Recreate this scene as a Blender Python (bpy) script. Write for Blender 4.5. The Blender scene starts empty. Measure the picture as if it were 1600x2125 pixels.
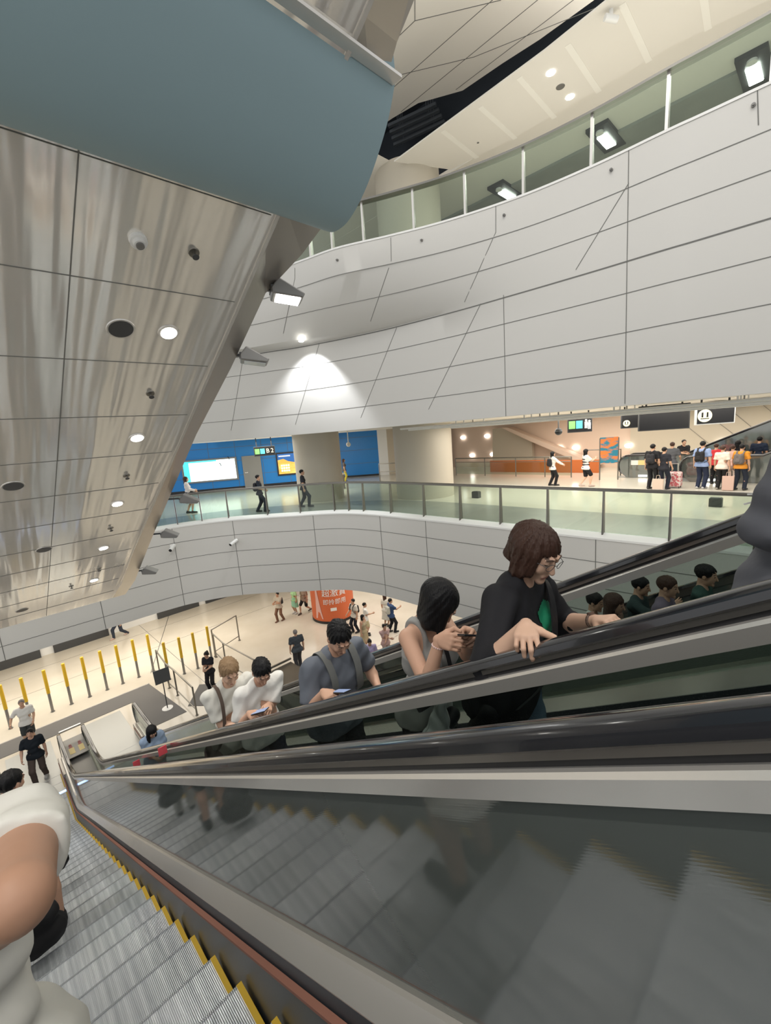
import bpy, bmesh, math, random
import numpy as np
from mathutils import Vector, Matrix
from mathutils.bvhtree import BVHTree

random.seed(7)
S = bpy.context.scene
COL = S.collection

# ------------------------------------------------------------------ camera
# world: +Y is downhill along the escalators, +X to their right, Z up; the camera is at the origin
FPX, CX, CY = 900.0, 800.0, 1062.5          # focal length and principal point for a 1600 x 2125 frame
def _axes():
    n = np.array([1180 - CX, 6000 - CY, FPX]); n /= np.linalg.norm(n)
    d = np.array([73 - CX, 1614 - CY, FPX]); d /= np.linalg.norm(d)
    h = d - (d @ n) * n; h /= np.linalg.norm(h)
    return np.array([np.cross(n, h), h, -n])
AX = _axes()
cam_d = bpy.data.cameras.new('camera'); cam = bpy.data.objects.new('camera', cam_d); COL.objects.link(cam)
cam_d.sensor_fit = 'HORIZONTAL'; cam_d.sensor_width = 36.0; cam_d.lens = FPX / 1600 * 36.0
cam_d.clip_start = 0.05; cam_d.clip_end = 300
M = Matrix.Identity(4)
for i in range(3):
    M[i][0] = AX[i][0]; M[i][1] = -AX[i][1]; M[i][2] = -AX[i][2]
cam.matrix_world = M
S.camera = cam

def ray(px, py):
    return Vector(AX @ np.array([px - CX, py - CY, FPX]))
def at_z(px, py, z):
    r = ray(px, py); return r * (z / r.z)
def at_x(px, py, x):
    r = ray(px, py); return r * (x / r.x)
def at_y(px, py, y):
    r = ray(px, py); return r * (y / r.y)

# ------------------------------------------------------------------ light
S.view_settings.view_transform = 'Standard'; S.view_settings.look = 'None'
S.view_settings.gamma = 1.0; S.view_settings.use_curve_mapping = False
S.view_settings.exposure = 0.14
W = bpy.data.worlds.new('world'); S.world = W; W.use_nodes = True
bg = W.node_tree.nodes['Background']; bg.inputs[0].default_value = (0.98, 0.985, 0.985, 1); bg.inputs[1].default_value = 0.80

def area(name, loc, size, energy, col=(1, .965, .91), look=(0, 0, -1)):
    l = bpy.data.lights.new(name, 'AREA'); l.shape = 'RECTANGLE'; l.size, l.size_y = size; l.energy = energy; l.color = col
    o = bpy.data.objects.new(name, l); COL.objects.link(o); o.location = loc
    o.rotation_euler = Vector(look).to_track_quat('-Z', 'Y').to_euler(); return o
# luminaires of the hall: atrium ceiling, mezzanine ceiling, concourse ceiling; plus added fill uplights
area('atrium_ceiling_light', (5.5, 2.0, 11.5), (6, 8), 420)
area('atrium_ceiling_light.001', (-4.0, -5.0, 9.5), (6, 6), 900)
area('mezzanine_ceiling_light', (17.0, 6.0, 0.05), (6, 10), 560, (1, .93, .84))
area('mezzanine_ceiling_light.001', (12.5, 21.0, 0.05), (7, 5), 380, (1, .96, .9))
area('concourse_ceiling_light', (3.0, 20.5, -6.0), (12, 5), 440, (1, .93, .82))
area('concourse_ceiling_light.001', (14.0, 16.0, -6.0), (6, 10), 330, (1, .94, .86))
area('upper_floor_light', (16.5, 3.0, 9.6), (3, 12), 240)
area('fill_uplight', (14.6, 4.0, 10.35), (2, 12), 500, (1, .95, .86), (-.25, 0, 1))  # added unseen lamp above the ceiling band, brightens the atrium ceiling
area('fill_uplight.001', (14.0, 4.0, 5.5), (2.5, 11), 130, (1, .95, .86), (0, 0, 1))  # added unseen lamp behind the parapet, brightens the ceiling band
area('mezzanine_ceiling_light.002', (23.5, 5.0, 0.05), (4, 14), 420, (1, .92, .82))

# ------------------------------------------------------------------ materials
def mat(name, col=(.5, .5, .5), rough=.5, metal=0., spec=.5, emit=None, estr=1., bump=None, var=None, alpha=None, coat=0., aniso=0.):
    m = bpy.data.materials.new(name); m.use_nodes = True
    nt = m.node_tree; b = nt.nodes['Principled BSDF']
    b.inputs['Base Color'].default_value = (*col, 1); b.inputs['Roughness'].default_value = rough
    b.inputs['Metallic'].default_value = metal; b.inputs['Specular IOR Level'].default_value = spec
    b.inputs['Coat Weight'].default_value = coat; b.inputs['Anisotropic'].default_value = aniso
    if emit: b.inputs['Emission Color'].default_value = (*emit, 1); b.inputs['Emission Strength'].default_value = estr
    tc = None
    if bump or var:
        tc = nt.nodes.new('ShaderNodeTexCoord')
    if bump:                                   # bump = (scale xyz, strength, kind)
        mp = nt.nodes.new('ShaderNodeMapping'); mp.inputs['Scale'].default_value = bump[0]
        nt.links.new(tc.outputs['Object'], mp.inputs[0])
        if bump[2] == 'ridge':                     # fine ridges running down the slope
            dt = nt.nodes.new('ShaderNodeVectorMath'); dt.operation = 'DOT_PRODUCT'; dt.inputs[1].default_value = (0, .5848*45, 45)
            cb = nt.nodes.new('ShaderNodeCombineXYZ'); nt.links.new(tc.outputs['Object'], dt.inputs[0]); nt.links.new(dt.outputs['Value'], cb.inputs[0])
            t = nt.nodes.new('ShaderNodeTexWave'); t.wave_type = 'BANDS'; t.bands_direction = 'X'; t.inputs['Scale'].default_value = 1; out = t.outputs['Fac']; mp = cb
        elif bump[2] == 'wave':
            t = nt.nodes.new('ShaderNodeTexWave'); t.wave_type = 'BANDS'; t.bands_direction = 'X'; t.inputs['Scale'].default_value = 1; out = t.outputs['Fac']
        else:
            t = nt.nodes.new('ShaderNodeTexNoise'); t.inputs['Scale'].default_value = 1; t.inputs['Detail'].default_value = 3; out = t.outputs['Fac']
        nt.links.new(mp.outputs[0], t.inputs['Vector'])
        bp = nt.nodes.new('ShaderNodeBump'); bp.inputs['Strength'].default_value = bump[1]; bp.inputs['Distance'].default_value = bump[3] if len(bump) > 3 else .01
        nt.links.new(out, bp.inputs['Height']); nt.links.new(bp.outputs[0], b.inputs['Normal'])
    if var:                                    # var = (scale xyz, second colour, contrast lo, hi)
        mp = nt.nodes.new('ShaderNodeMapping'); mp.inputs['Scale'].default_value = var[0]
        nt.links.new(tc.outputs['Object'], mp.inputs[0])
        t = nt.nodes.new('ShaderNodeTexNoise'); t.inputs['Scale'].default_value = 1; t.inputs['Detail'].default_value = 4
        nt.links.new(mp.outputs[0], t.inputs['Vector'])
        r = nt.nodes.new('ShaderNodeValToRGB'); r.color_ramp.elements[0].color = (*col, 1); r.color_ramp.elements[1].color = (*var[1], 1)
        r.color_ramp.elements[0].position = var[2]; r.color_ramp.elements[1].position = var[3]
        nt.links.new(t.outputs['Fac'], r.inputs[0]); nt.links.new(r.outputs[0], b.inputs['Base Color'])
    return m
def glass(name, tint=(.8, .88, .84), refl=1.0, rough=.02, ior=1.5, bump=None):
    m = bpy.data.materials.new(name); m.use_nodes = True; nt = m.node_tree; nt.nodes.clear()
    o = nt.nodes.new('ShaderNodeOutputMaterial'); mx = nt.nodes.new('ShaderNodeMixShader')
    t = nt.nodes.new('ShaderNodeBsdfTransparent'); t.inputs[0].default_value = (*tint, 1)
    g = nt.nodes.new('ShaderNodeBsdfGlossy'); g.inputs['Roughness'].default_value = rough; g.inputs[0].default_value = (refl, refl, refl, 1)
    f = nt.nodes.new('ShaderNodeFresnel'); f.inputs[0].default_value = ior
    if bump:
        tc = nt.nodes.new('ShaderNodeTexCoord'); mp = nt.nodes.new('ShaderNodeMapping'); mp.inputs['Scale'].default_value = bump[0]
        v = nt.nodes.new('ShaderNodeTexVoronoi'); v.inputs['Scale'].default_value = 1
        bp = nt.nodes.new('ShaderNodeBump'); bp.inputs['Strength'].default_value = bump[1]; bp.inputs['Distance'].default_value = .003
        nt.links.new(tc.outputs['Object'], mp.inputs[0]); nt.links.new(mp.outputs[0], v.inputs['Vector']); nt.links.new(v.outputs['Distance'], bp.inputs['Height'])
        nt.links.new(bp.outputs[0], g.inputs['Normal']); nt.links.new(bp.outputs[0], f.inputs['Normal'])
    ge = nt.nodes.new('ShaderNodeNewGeometry'); iv = nt.nodes.new('ShaderNodeMath'); iv.operation = 'SUBTRACT'; iv.inputs[0].default_value = 1.0
    nt.links.new(ge.outputs['Backfacing'], iv.inputs[1]); ml = nt.nodes.new('ShaderNodeMath'); ml.operation = 'MULTIPLY'; nt.links.new(f.outputs[0], ml.inputs[0]); nt.links.new(iv.outputs[0], ml.inputs[1])
    nt.links.new(ml.outputs[0], mx.inputs[0]); nt.links.new(t.outputs[0], mx.inputs[1]); nt.links.new(g.outputs[0], mx.inputs[2]); nt.links.new(mx.outputs[0], o.inputs[0])
    return m
MT = {}
MT['panel'] = mat('white_wall_panel', (.63, .62, .59), .42, 0, .4)
MT['joint'] = mat('panel_joint', (.16, .16, .15), .8)
MT['sill'] = mat('white_sill', (.82, .82, .80), .35)
MT['floor'] = mat('lower_floor_stone', (.62, .565, .47), .16, 0, .5, var=((.5, .5, .5), (.70, .65, .56), .35, .65), bump=((3, 3, 3), .05, 'noise', .01))
MT['floor_grey'] = mat('grey_floor_stone', (.27, .285, .27), .2, 0, .5, var=((.6, .6, .6), (.33, .34, .32), .35, .65))
MT['floor_mid'] = mat('mezzanine_floor_stone', (.62, .60, .52), .15, 0, .5, var=((.4, .4, .4), (.68, .65, .57), .35, .65))
MT['ceil'] = mat('white_ceiling', (.78, .75, .69), .6)
MT['ceil_strip'] = mat('pale_ceiling_strip', (.86, .84, .78), .5)
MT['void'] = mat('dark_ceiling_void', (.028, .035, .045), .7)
MT['duct'] = mat('grey_duct', (.13, .145, .16), .5, .4)
MT['column'] = mat('beige_column', (.50, .46, .385), .5, bump=((9, 9, 9), .05, 'noise', .01))
MT['blue'] = mat('blue_wall_panel', (.014, .21, .58), .3, 0, .5)
MT['black'] = mat('black_plastic', (.012, .012, .014), .4)
MT['darkgrey'] = mat('dark_grey_metal', (.07, .072, .075), .45, .3)
MT['steel'] = mat('brushed_steel', (.70, .68, .645), .27, .6, .5, bump=((1, 240, 240), .05, 'noise', .002))
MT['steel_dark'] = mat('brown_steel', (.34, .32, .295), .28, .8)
MT['steel_post'] = mat('steel_post', (.24, .23, .21), .32, .9)
MT['soffit'] = mat('stainless_soffit', (.95, .925, .875), .15, .68, .5, bump=((2.0, .13, .13), .9, 'noise', .06))
MT['teal'] = mat('teal_painted_steel', (.25, .35, .385), .55, 0, .3)
MT['glass'] = glass('clear_green_glass', (.80, .875, .83), .9)
MT['glass_esc'] = glass('smoked_escalator_glass', (.54, .59, .565), .75, .04, 1.55, bump=((0, 170, 170), .25))
MT['panel_dark'] = mat('dark_polished_glass', (.10, .114, .107), .05, 0, .95, bump=((1, 1, 1), .1, 'ridge', .0001), coat=.0)
MT['panel_dark'].node_tree.nodes['Principled BSDF'].inputs['IOR'].default_value = 1.85
MT['liner'] = mat('black_liner', (.03, .034, .032), .6)
MT['rubber'] = mat('black_handrail_rubber', (.012, .013, .017), .16, 0, .6, coat=.4)
MT['skirt'] = mat('dark_skirt', (.045, .05, .058), .35, .2)
MT['brush'] = mat('reddish_brush', (.30, .135, .095), .8)
MT['tread'] = mat('grooved_aluminium_tread', (.56, .60, .645), .28, .6, .5, bump=((35, 0, 0), .7, 'wave', .003), var=((26, .8, 2), (.80, .84, .88), .4, .62))
MT['riser'] = mat('grooved_riser', (.48, .51, .55), .3, .6, .5, bump=((35, 0, 0), .8, 'wave', .003))
MT['yellow'] = mat('yellow_demarcation', (.62, .40, .035), .5)
MT['bollard_y'] = mat('yellow_bollard_sleeve', (.68, .43, .02), .45)
MT['bollard_g'] = mat('grey_bollard_tube', (.24, .235, .225), .4, .5)
MT['plate'] = mat('landing_plate', (.42, .43, .42), .35, .5, bump=((60, 60, 60), .15, 'noise', .003))
MT['mat'] = mat('dark_floor_mat', (.16, .155, .15), .85)
MT['white'] = mat('white_paint', (.8, .8, .78), .5)
MT['lamp'] = mat('lamp_glow', (1, 1, 1), .4, emit=(1, .97, .9), estr=14)
MT['lamp_soft'] = mat('tube_glow', (1, 1, 1), .4, emit=(1, .98, .94), estr=5)
MT['lamp_off'] = mat('unlit_lens', (.55, .58, .58), .2)
MT['led_blue'] = mat('blue_comb_light', (.3, .5, 1), .4, emit=(.35, .55, 1), estr=2.5)
MT['orange'] = mat('orange_wrap', (.62, .135, .045), .5)
MT['orange_floor'] = mat('orange_ramp_panel', (.60, .16, .04), .55)
MT['pinkwall'] = mat('pale_pink_wall', (.74, .58, .47), .6)
MT['beigewall'] = mat('beige_wall', (.56, .50, .40), .6)
MT['pink_tag'] = mat('pink_sticker', (.80, .10, .13), .5)
MT['red'] = mat('red_plastic', (.30, .03, .03), .4)
MT['cream'] = mat('cream_label', (.78, .62, .27), .5)
MT['screen'] = mat('lit_white_screen', (.8, .9, .9), .3, emit=(.75, .93, .92), estr=1.25)
MT['screen_cyan'] = mat('lit_cyan_screen', (.1, .7, .8), .3, emit=(.06, .62, .72), estr=1.1)
MT['poster'] = mat('lit_orange_poster', (.6, .3, .05), .3, emit=(.85, .40, .07), estr=.8, var=((.9, .9, 1.6), (.85, .6, .2), .4, .6))
MT['poster_blue'] = mat('lit_blue_poster', (.02, .1, .3), .3, emit=(.015, .09, .30), estr=.8)
MT['poster_art'] = mat('lit_orange_blue_art', (.7, .2, .04), .4, var=((2, 2, 4), (.02, .2, .3), .45, .55))
MT['sign_green'] = mat('lit_green_square', (.2, .6, .15), .3, emit=(.16, .55, .10), estr=1)
MT['sign_cyan'] = mat('lit_cyan_square', (.1, .6, .7), .3, emit=(.08, .50, .62), estr=1)
MT['sign_yellow'] = mat('lit_cream_symbol', (.8, .75, .5), .3, emit=(.85, .78, .50), estr=1)
MT['sign_white'] = mat('lit_white_letter', (.9, .9, .9), .3, emit=(.9, .9, .85), estr=1)
MT['door'] = mat('grey_door', (.25, .25, .235), .5)

# ------------------------------------------------------------------ mesh helpers
class MB:
    def __init__(s): s.v = []; s.f = []; s.m = []
    def quad(s, a, b, c, d, m=0):
        i = len(s.v); s.v += [tuple(a), tuple(b), tuple(c), tuple(d)]; s.f.append((i, i+1, i+2, i+3)); s.m.append(m)
    def poly(s, pts, m=0):
        i = len(s.v); s.v += [tuple(p) for p in pts]; s.f.append(tuple(range(i, i+len(pts)))); s.m.append(m)
    def prism(s, pts, vec, m=0):
        """closed solid: polygon pts pushed along vec"""
        n = len(pts); i = len(s.v); vec = Vector(vec)
        s.v += [tuple(p) for p in pts] + [tuple(Vector(p) + vec) for p in pts]
        s.f += [tuple(range(i+n-1, i-1, -1)), tuple(range(i+n, i+2*n))]; s.m += [m, m]
        for k in range(n):
            j = (k+1) % n; s.f.append((i+k, i+j, i+n+j, i+n+k)); s.m.append(m)
    def box(s, lo, hi, m=0):
        (x0, y0, z0), (x1, y1, z1) = lo, hi
        s.prism([(x0, y0, z0), (x1, y0, z0), (x1, y1, z0), (x0, y1, z0)], (0, 0, z1-z0), m)
    def obox(s, c, ax, ay, az, m=0):
        """oriented box: centre and three half-axis vectors"""
        c, ax, ay, az = map(Vector, (c, ax, ay, az))
        s.prism([c-ax-ay-az, c+ax-ay-az, c+ax+ay-az, c-ax+ay-az], az*2, m)
    def bar(s, a, b, w, t, m=0, up=(0, 0, 1)):
        a, b = Vector(a), Vector(b); d = (b-a); L = d.length; d = d / L; u = Vector(up); sx = d.cross(u)
        if sx.length < 1e-4: sx = d.cross(Vector((1, 0, 0)))
        sx.normalize(); uz = sx.cross(d)
        s.obox((a+b)/2, sx*w/2, d*L/2, uz*t/2, m)
    def tube(s, path, r, n=10, m=0, caps=True, close=False):
        path = [Vector(p) for p in path]; N = len(path); base = len(s.v); prev = None
        rr = r if isinstance(r, (list, tuple)) else [r]*N
        for i, p in enumerate(path):
            t = (path[(i+1) % N if close else min(i+1, N-1)] - path[(i-1) % N if close else max(i-1, 0)]).normalized()
            if prev is None: u = t.orthogonal().normalized()
            else: u = (prev - t*prev.dot(t)).normalized()
            prev = u; w = t.cross(u)
            for k in range(n):
                a = 2*math.pi*k/n; s.v.append(tuple(p + (u*math.cos(a) + w*math.sin(a))*rr[i]))
        for i in range(N if close else N-1):
            i2 = (i+1) % N
            for k in range(n):
                k2 = (k+1) % n; s.f.append((base+i*n+k, base+i*n+k2, base+i2*n+k2, base+i2*n+k)); s.m.append(m)
        if caps and not close:
            s.f.append(tuple(base+k for k in range(n-1, -1, -1))); s.m.append(m)
            s.f.append(tuple(base+(N-1)*n+k for k in range(n))); s.m.append(m)
    def cyl(s, a, b, r0, r1=None, n=20, m=0): s.tube([a, b], [r0, r0 if r1 is None else r1], n, m)
    def loft(s, rows, m=0, closed=False, caps=False):
        """rows of equal-length point lists -> quads"""
        i = len(s.v); n = len(rows[0])
        for r in rows: s.v += [tuple(p) for p in r]
        for a in range(len(rows)-1):
            for k in range(n if closed else n-1):
                k2 = (k+1) % n; s.f.append((i+a*n+k, i+a*n+k2, i+(a+1)*n+k2, i+(a+1)*n+k)); s.m.append(m)
        if caps:
            s.f.append(tuple(i+k for k in range(n-1, -1, -1))); s.m.append(m)
            s.f.append(tuple(i+(len(rows)-1)*n+k for k in range(n))); s.m.append(m)
    def sphere(s, c, r, n=12, m=0, sc=(1, 1, 1)):
        rows = []
        for a in range(n//2+1):
            th = math.pi*a/(n//2); rows.append([(c[0]+r*sc[0]*math.sin(th)*math.cos(2*math.pi*k/n), c[1]+r*sc[1]*math.sin(th)*math.sin(2*math.pi*k/n), c[2]+r*sc[2]*math.cos(th)) for k in range(n)])
        s.loft(rows, m, closed=True)

ORG = {}
def org(o): return ORG.get(o.name, Vector((0, 0, 0)))
def tag(o, label=None, cat=None, group=None, kind=None):
    if label: o['label'] = label
    if cat: o['category'] = cat
    if group: o['group'] = group
    if kind: o['kind'] = kind
    return o
def empty(name, loc, label, cat, group=None, rz=0.):
    o = bpy.data.objects.new(name, None); COL.objects.link(o); o.location = loc; o.rotation_euler = (0, 0, rz)
    o.empty_display_size = .1; ORG[o.name] = Vector(loc); return tag(o, label, cat, group)
def obj(name, mb, mats, parent=None, smooth=False, loc=None, local=False, bevel=0., fixn=True):
    """link the collected shapes as ONE mesh object (coordinates are world ones unless local)"""
    me = bpy.data.meshes.new(name)
    if parent is not None: o0 = Vector((0, 0, 0)) if local else org(parent)
    elif loc is not None: o0 = Vector(loc)
    else:
        a = np.array(mb.v); o0 = Vector(((a[:, 0].min()+a[:, 0].max())/2, (a[:, 1].min()+a[:, 1].max())/2, a[:, 2].min()))
    me.from_pydata([(v[0]-o0.x, v[1]-o0.y, v[2]-o0.z) for v in mb.v], [], mb.f)
    mats = mats if isinstance(mats, (list, tuple)) else [mats]
    for m in mats: me.materials.append(MT[m] if isinstance(m, str) else m)
    me.polygons.foreach_set('material_index', mb.m)
    if fixn:
        b = bmesh.new(); b.from_mesh(me); bmesh.ops.recalc_face_normals(b, faces=b.faces); b.to_mesh(me); b.free()
    if smooth:
        me.polygons.foreach_set('use_smooth', [True]*len(me.polygons))
        if smooth != 'all':
            try: me.set_sharp_from_angle(angle=math.radians(40))
            except Exception: pass
    me.update()
    o = bpy.data.objects.new(name, me); COL.objects.link(o)
    if bevel:
        bv = o.modifiers.new('bevel', 'BEVEL'); bv.width = bevel; bv.segments = 2; bv.limit_method = 'ANGLE'
    if parent is not None: o.parent = parent; ORG[o.name] = org(parent)
    else: o.location = o0; ORG[o.name] = o0.copy()
    return o
def struct(name, mb, mats, smooth=False, label=None):
    o = obj(name, mb, mats, None, smooth); o['kind'] = 'structure'
    if label: o['label'] = label
    return o
def copy_tree(o, parent=None):
    c = o.copy(); COL.objects.link(c); c.parent = parent
    for ch in list(o.children): copy_tree(ch, c)
    ORG[c.name] = Vector(c.location); return c
def catmull(pts, n=8):
    P = [Vector(p) for p in pts]; P = [P[0]*2-P[1]] + P + [P[-1]*2-P[-2]]; out = []
    for i in range(1, len(P)-2):
        a, b, c, d = P[i-1], P[i], P[i+1], P[i+2]
        for k in range(n):
            t = k/n; out.append(.5*((2*b)+(c-a)*t+(2*a-5*b+4*c-d)*t*t+(3*b-a-3*c+d)*t**3))
    out.append(P[-2]); return out
def resample(pts, n):
    P = np.array([tuple(p) for p in pts]); d = np.r_[0, np.cumsum(np.linalg.norm(np.diff(P, axis=0), axis=1))]
    t = np.linspace(0, d[-1], n); return [Vector([np.interp(x, d, P[:, k]) for k in range(P.shape[1])]) for x in t]
def text_mesh(body, size, name='lettering', extrude=.004):
    cu = bpy.data.curves.new('tmp_text', 'FONT'); cu.body = body; cu.size = size; cu.extrude = extrude; cu.align_x = 'CENTER'; cu.align_y = 'CENTER'
    o = bpy.data.objects.new('tmp_text', cu); COL.objects.link(o)
    dg = bpy.context.evaluated_depsgraph_get(); me = bpy.data.meshes.new_from_object(o.evaluated_get(dg))
    mb = MB(); mb.v = [tuple(v.co) for v in me.vertices]; mb.f = [tuple(p.vertices) for p in me.polygons]; mb.m = [0]*len(mb.f)
    bpy.data.objects.remove(o); bpy.data.curves.remove(cu); bpy.data.meshes.remove(me); return mb
def place_text(mb, c, right, up):
    c, right, up = Vector(c), Vector(right).normalized(), Vector(up).normalized(); nn = right.cross(up)
    mb.v = [tuple(c + right*v[0] + up*v[1] + nn*v[2]) for v in mb.v]; return mb
LF, MF, UF = -9.1, -2.95, 5.45          # lower concourse, mezzanine, upper floor edge
TAN = .5848                             # slope of the escalators

# ------------------------------------------------------------------ the hall: floors, walls, ceilings
EDGE = catmull([(-9, 16.8, 0), (-4, 16.8, 0), (0, 16.8, 0), (2.6, 16.74, 0), (4.4, 16.7, 0), (5.6, 16.5, 0), (7.05, 15.72, 0), (8.7, 13.95, 0), (9.72, 12.7, 0), (10.12, 11.3, 0),
                (10.22, 9.4, 0), (10.28, 7, 0), (10.35, 4, 0), (10.42, 2, 0), (10.5, -2, 0), (10.6, -9, 0)], 8)
def offset(curve, d):
    out = []
    for i, p in enumerate(curve):
        t = (curve[min(i+1, len(curve)-1)] - curve[max(i-1, 0)]); t.z = 0; t.normalize()
        out.append(p + Vector((-t.y, t.x, 0))*d)           # away from the atrium
    return out
def atz(curve, z): return [Vector((p.x, p.y, z)) for p in curve]
def ribbon(mb, pts, nrm, w, m=1):
    """narrow joint band following pts, lying on a surface with normals nrm"""
    rows = []
    for i, p in enumerate(pts):
        t = (pts[min(i+1, len(pts)-1)] - pts[max(i-1, 0)]).normalized(); s = t.cross(nrm[i]).normalized()*w/2
        rows.append([p - s + nrm[i]*.006, p + s + nrm[i]*.006])
    mb.loft(rows, m)

# lower concourse floor
b = MB(); b.quad((-25, -12, LF), (40, -12, LF), (40, 40, LF), (-25, 40, LF))
struct('floor', b, ['floor'])
b = MB()
for y in (13.2, 21.6, 23.9): b.box((-25, y, LF), (40, y+.02, LF+.002))
for x in (-2.2, 5.4, 13.0): b.box((x, 13.2, LF), (x+.02, 40, LF+.002))
for k in (0,): b.bar((4.2, 19.2, LF+.001), (6.9, 25.2, LF+.001), .03, .003)
struct('trim_1', b, ['bollard_g'], label='thin joints of the lower concourse floor')
# mezzanine floor, with the darker stone border along its edge
inn = offset(EDGE, .22); bord = offset(EDGE, 3.7)
b = MB(); far = [Vector((12, -9, 0)), Vector((45, -9, 0)), Vector((45, 45, 0)), Vector((-9, 45, 0))]
b.loft([atz(inn, MF), atz(bord, MF)], 1)
b.loft([atz(bord, MF), atz(offset(EDGE, 12), MF), atz(offset(EDGE, 32), MF)], 0)
struct('floor_mezzanine', b, ['floor_mid', 'floor_grey'])
# mezzanine fascia wall: five courses of white panels, thin joints
b = MB(); ZT, ZB = -2.8, -5.8
zz = [ZT, -3.38, -4.02, -4.66, -5.36, ZB]
b.loft([atz(EDGE, z) for z in zz], 0)
b.loft([atz(EDGE, ZB), atz(offset(EDGE, .35), ZB)], 0)
b.loft([atz(offset(EDGE, .35), ZB), atz(offset(EDGE, .35), ZB+.25)], 0)
en = offset(EDGE, -1.0); EN = [(en[i]-EDGE[i]).normalized() for i in range(len(EDGE))]
for z in zz[1:-1]: ribbon(b, atz(EDGE, z), EN, .016)
def edge_at(px, py, z):                                      # nearest place on the curve to a viewed point
    p = at_z(px, py, z); return min(range(len(EDGE)), key=lambda i: (EDGE[i].x-p.x)**2 + (EDGE[i].y-p.y)**2)
seam_idx = [edge_at(px, 1075, ZT) for px in (330, 488, 640, 770, 892, 1290)] + [8, 16, 24, 112]
for i in seam_idx:
    p = EDGE[min(i, len(EDGE)-1)]; ribbon(b, [Vector((p.x, p.y, ZT)), Vector((p.x, p.y, ZB))], [EN[min(i, len(EN)-1)]]*2, .018)
struct('wall_mezzanine_edge', b, ['panel', 'joint'], smooth=True)
b = MB(); o1 = offset(EDGE, -.012); o2 = offset(EDGE, .2)
b.loft([atz(o1, ZT-.035), atz(o1, ZT+.012), atz(o2, ZT+.10), atz(offset(EDGE, .24), ZT+.10), atz(offset(EDGE, .24), MF)], 0)
struct('trim_2', b, ['sill'], smooth=True, label='white sloping ledge under the glass balustrade')
# ceiling of the lower concourse
b = MB(); lo = offset(EDGE, .3)
b.loft([atz(lo, -5.75), atz(offset(EDGE, 12), -5.75), atz(offset(EDGE, 32), -5.75)], 0)
struct('ceiling_lower', b, ['ceil'])
# far wall of the concourse with dark platform glazing
b = MB(); b.box((-25, 25.3, LF), (40, 25.6, -5.75), 0)
for x0, x1 in ((-9, -2.2), (-1.6, 1.22), (1.72, 4.0), (6.35, 8.6), (9.0, 12.5), (13.0, 16.5)):
    b.box((x0, 25.18, LF), (x1, 25.32, -6.4), 1)
struct('wall_far', b, ['white', 'darkgrey'])

# tall panelled wall between mezzanine and upper floor
st_top = [(5.2, 19.5), (7.0, 16.6), (8.2, 14.0), (8.75, 12.0), (9.1, 10.65), (9.84, 9.16), (10.5, 7.65), (11.0, 5.85), (11.18, 4.2), (11.17, 2.7), (11.2, 1.2), (11.25, -7)]
st_c1 = [(4.6, 21.5), (6.6, 18.0), (8.1, 15.45), (9.0, 13.55), (9.5, 12.6), (10.38, 10.13), (10.85, 8.0), (11.04, 6.28), (11.15, 4.2), (11.16, 2.7), (11.2, 1.2), (11.25, -7)]
st_c2 = [(4.6, 22.3), (6.7, 18.9), (8.3, 16.25), (9.0, 14.8), (9.65, 13.5), (10.5, 10.8), (10.92, 8.2), (11.06, 6.3), (11.15, 4.2), (11.16, 2.7), (11.2, 1.2), (11.25, -7)]
st_bot = [(4.9, 23.3), (7.2, 19.8), (8.9, 16.9), (9.7, 15.3), (10.3, 13.9), (10.9, 11.0), (11.08, 8.4), (11.1, 6.4), (11.15, 4.2), (11.16, 2.7), (11.2, 1.2), (11.25, -7)]
cv = lambda s: catmull([(x, y, 0) for x, y in s], 10)
T_, C1, C2, B_ = cv(st_top), cv(st_c1), cv(st_c2), cv(st_bot)
ZJ = 4.72                                                   # first joint: the parapet above it is upright
def up_row(z):
    if z >= ZJ: return atz(T_, z)
    f = (ZJ - z)/(ZJ - 3.40); return [Vector((a.x*(1-f)+c.x*f, a.y*(1-f)+c.y*f, z)) for a, c in zip(T_, C1)]
def lo_row(z):
    f = (3.30 - z)/(3.30 - .2); return [Vector((a.x*(1-f)+c.x*f, a.y*(1-f)+c.y*f, z)) for a, c in zip(C2, B_)]
uz = [UF, ZJ, 4.06, 3.40]; lz = [3.30, 2.62, 1.80, .98, .2]
rows = [up_row(z) for z in uz] + [lo_row(z) for z in lz]
b = MB(); b.loft(rows, 0)
bvh = BVHTree.FromPolygons([Vector(v) for v in b.v], b.f)
def nrm_row(r):
    out = []
    for i, p in enumerate(r):
        t = (r[min(i+1, len(r)-1)] - r[max(i-1, 0)]).normalized(); out.append(Vector((t.y, -t.x, 0)).normalized())
    return out
for z in (ZJ, 4.06): ribbon(b, up_row(z), nrm_row(up_row(z)), .017)
for z in lz[1:-1]: ribbon(b, lo_row(z), nrm_row(lo_row(z)), .017)
ribbon(b, lo_row(3.27), nrm_row(lo_row(3.27)), .03)
def wall_line(*pix):
    pts = []
    for (a, c) in zip(pix[:-1], pix[1:]):
        for k in range(9):
            r = ray(a[0]+(c[0]-a[0])*k/8, a[1]+(c[1]-a[1])*k/8).normalized(); h = bvh.ray_cast(Vector((0, 0, 0)), r)
            if h[0] is not None: pts.append((h[0], -h[1] if h[1].dot(r) > 0 else h[1]))
    if len(pts) > 1: ribbon(b, [p for p, _ in pts], [n for _, n in pts], .016)
for ln in [((1305, 312), (1297, 838)), ((1305, 380), (1195, 560)), ((1029, 428), (1029, 482), (964, 627)), ((998, 630), (874, 881)), ((1045, 612), (1050, 864)),
           ((811, 493), (812, 541), (769, 667)), ((824, 678), (738, 894)), ((612, 556), (612, 578), (588, 692)), ((663, 712), (606, 905)), ((505, 740), (476, 915)), ((1572, 188), (1574, 260))]:
    wall_line(*ln)
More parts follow.
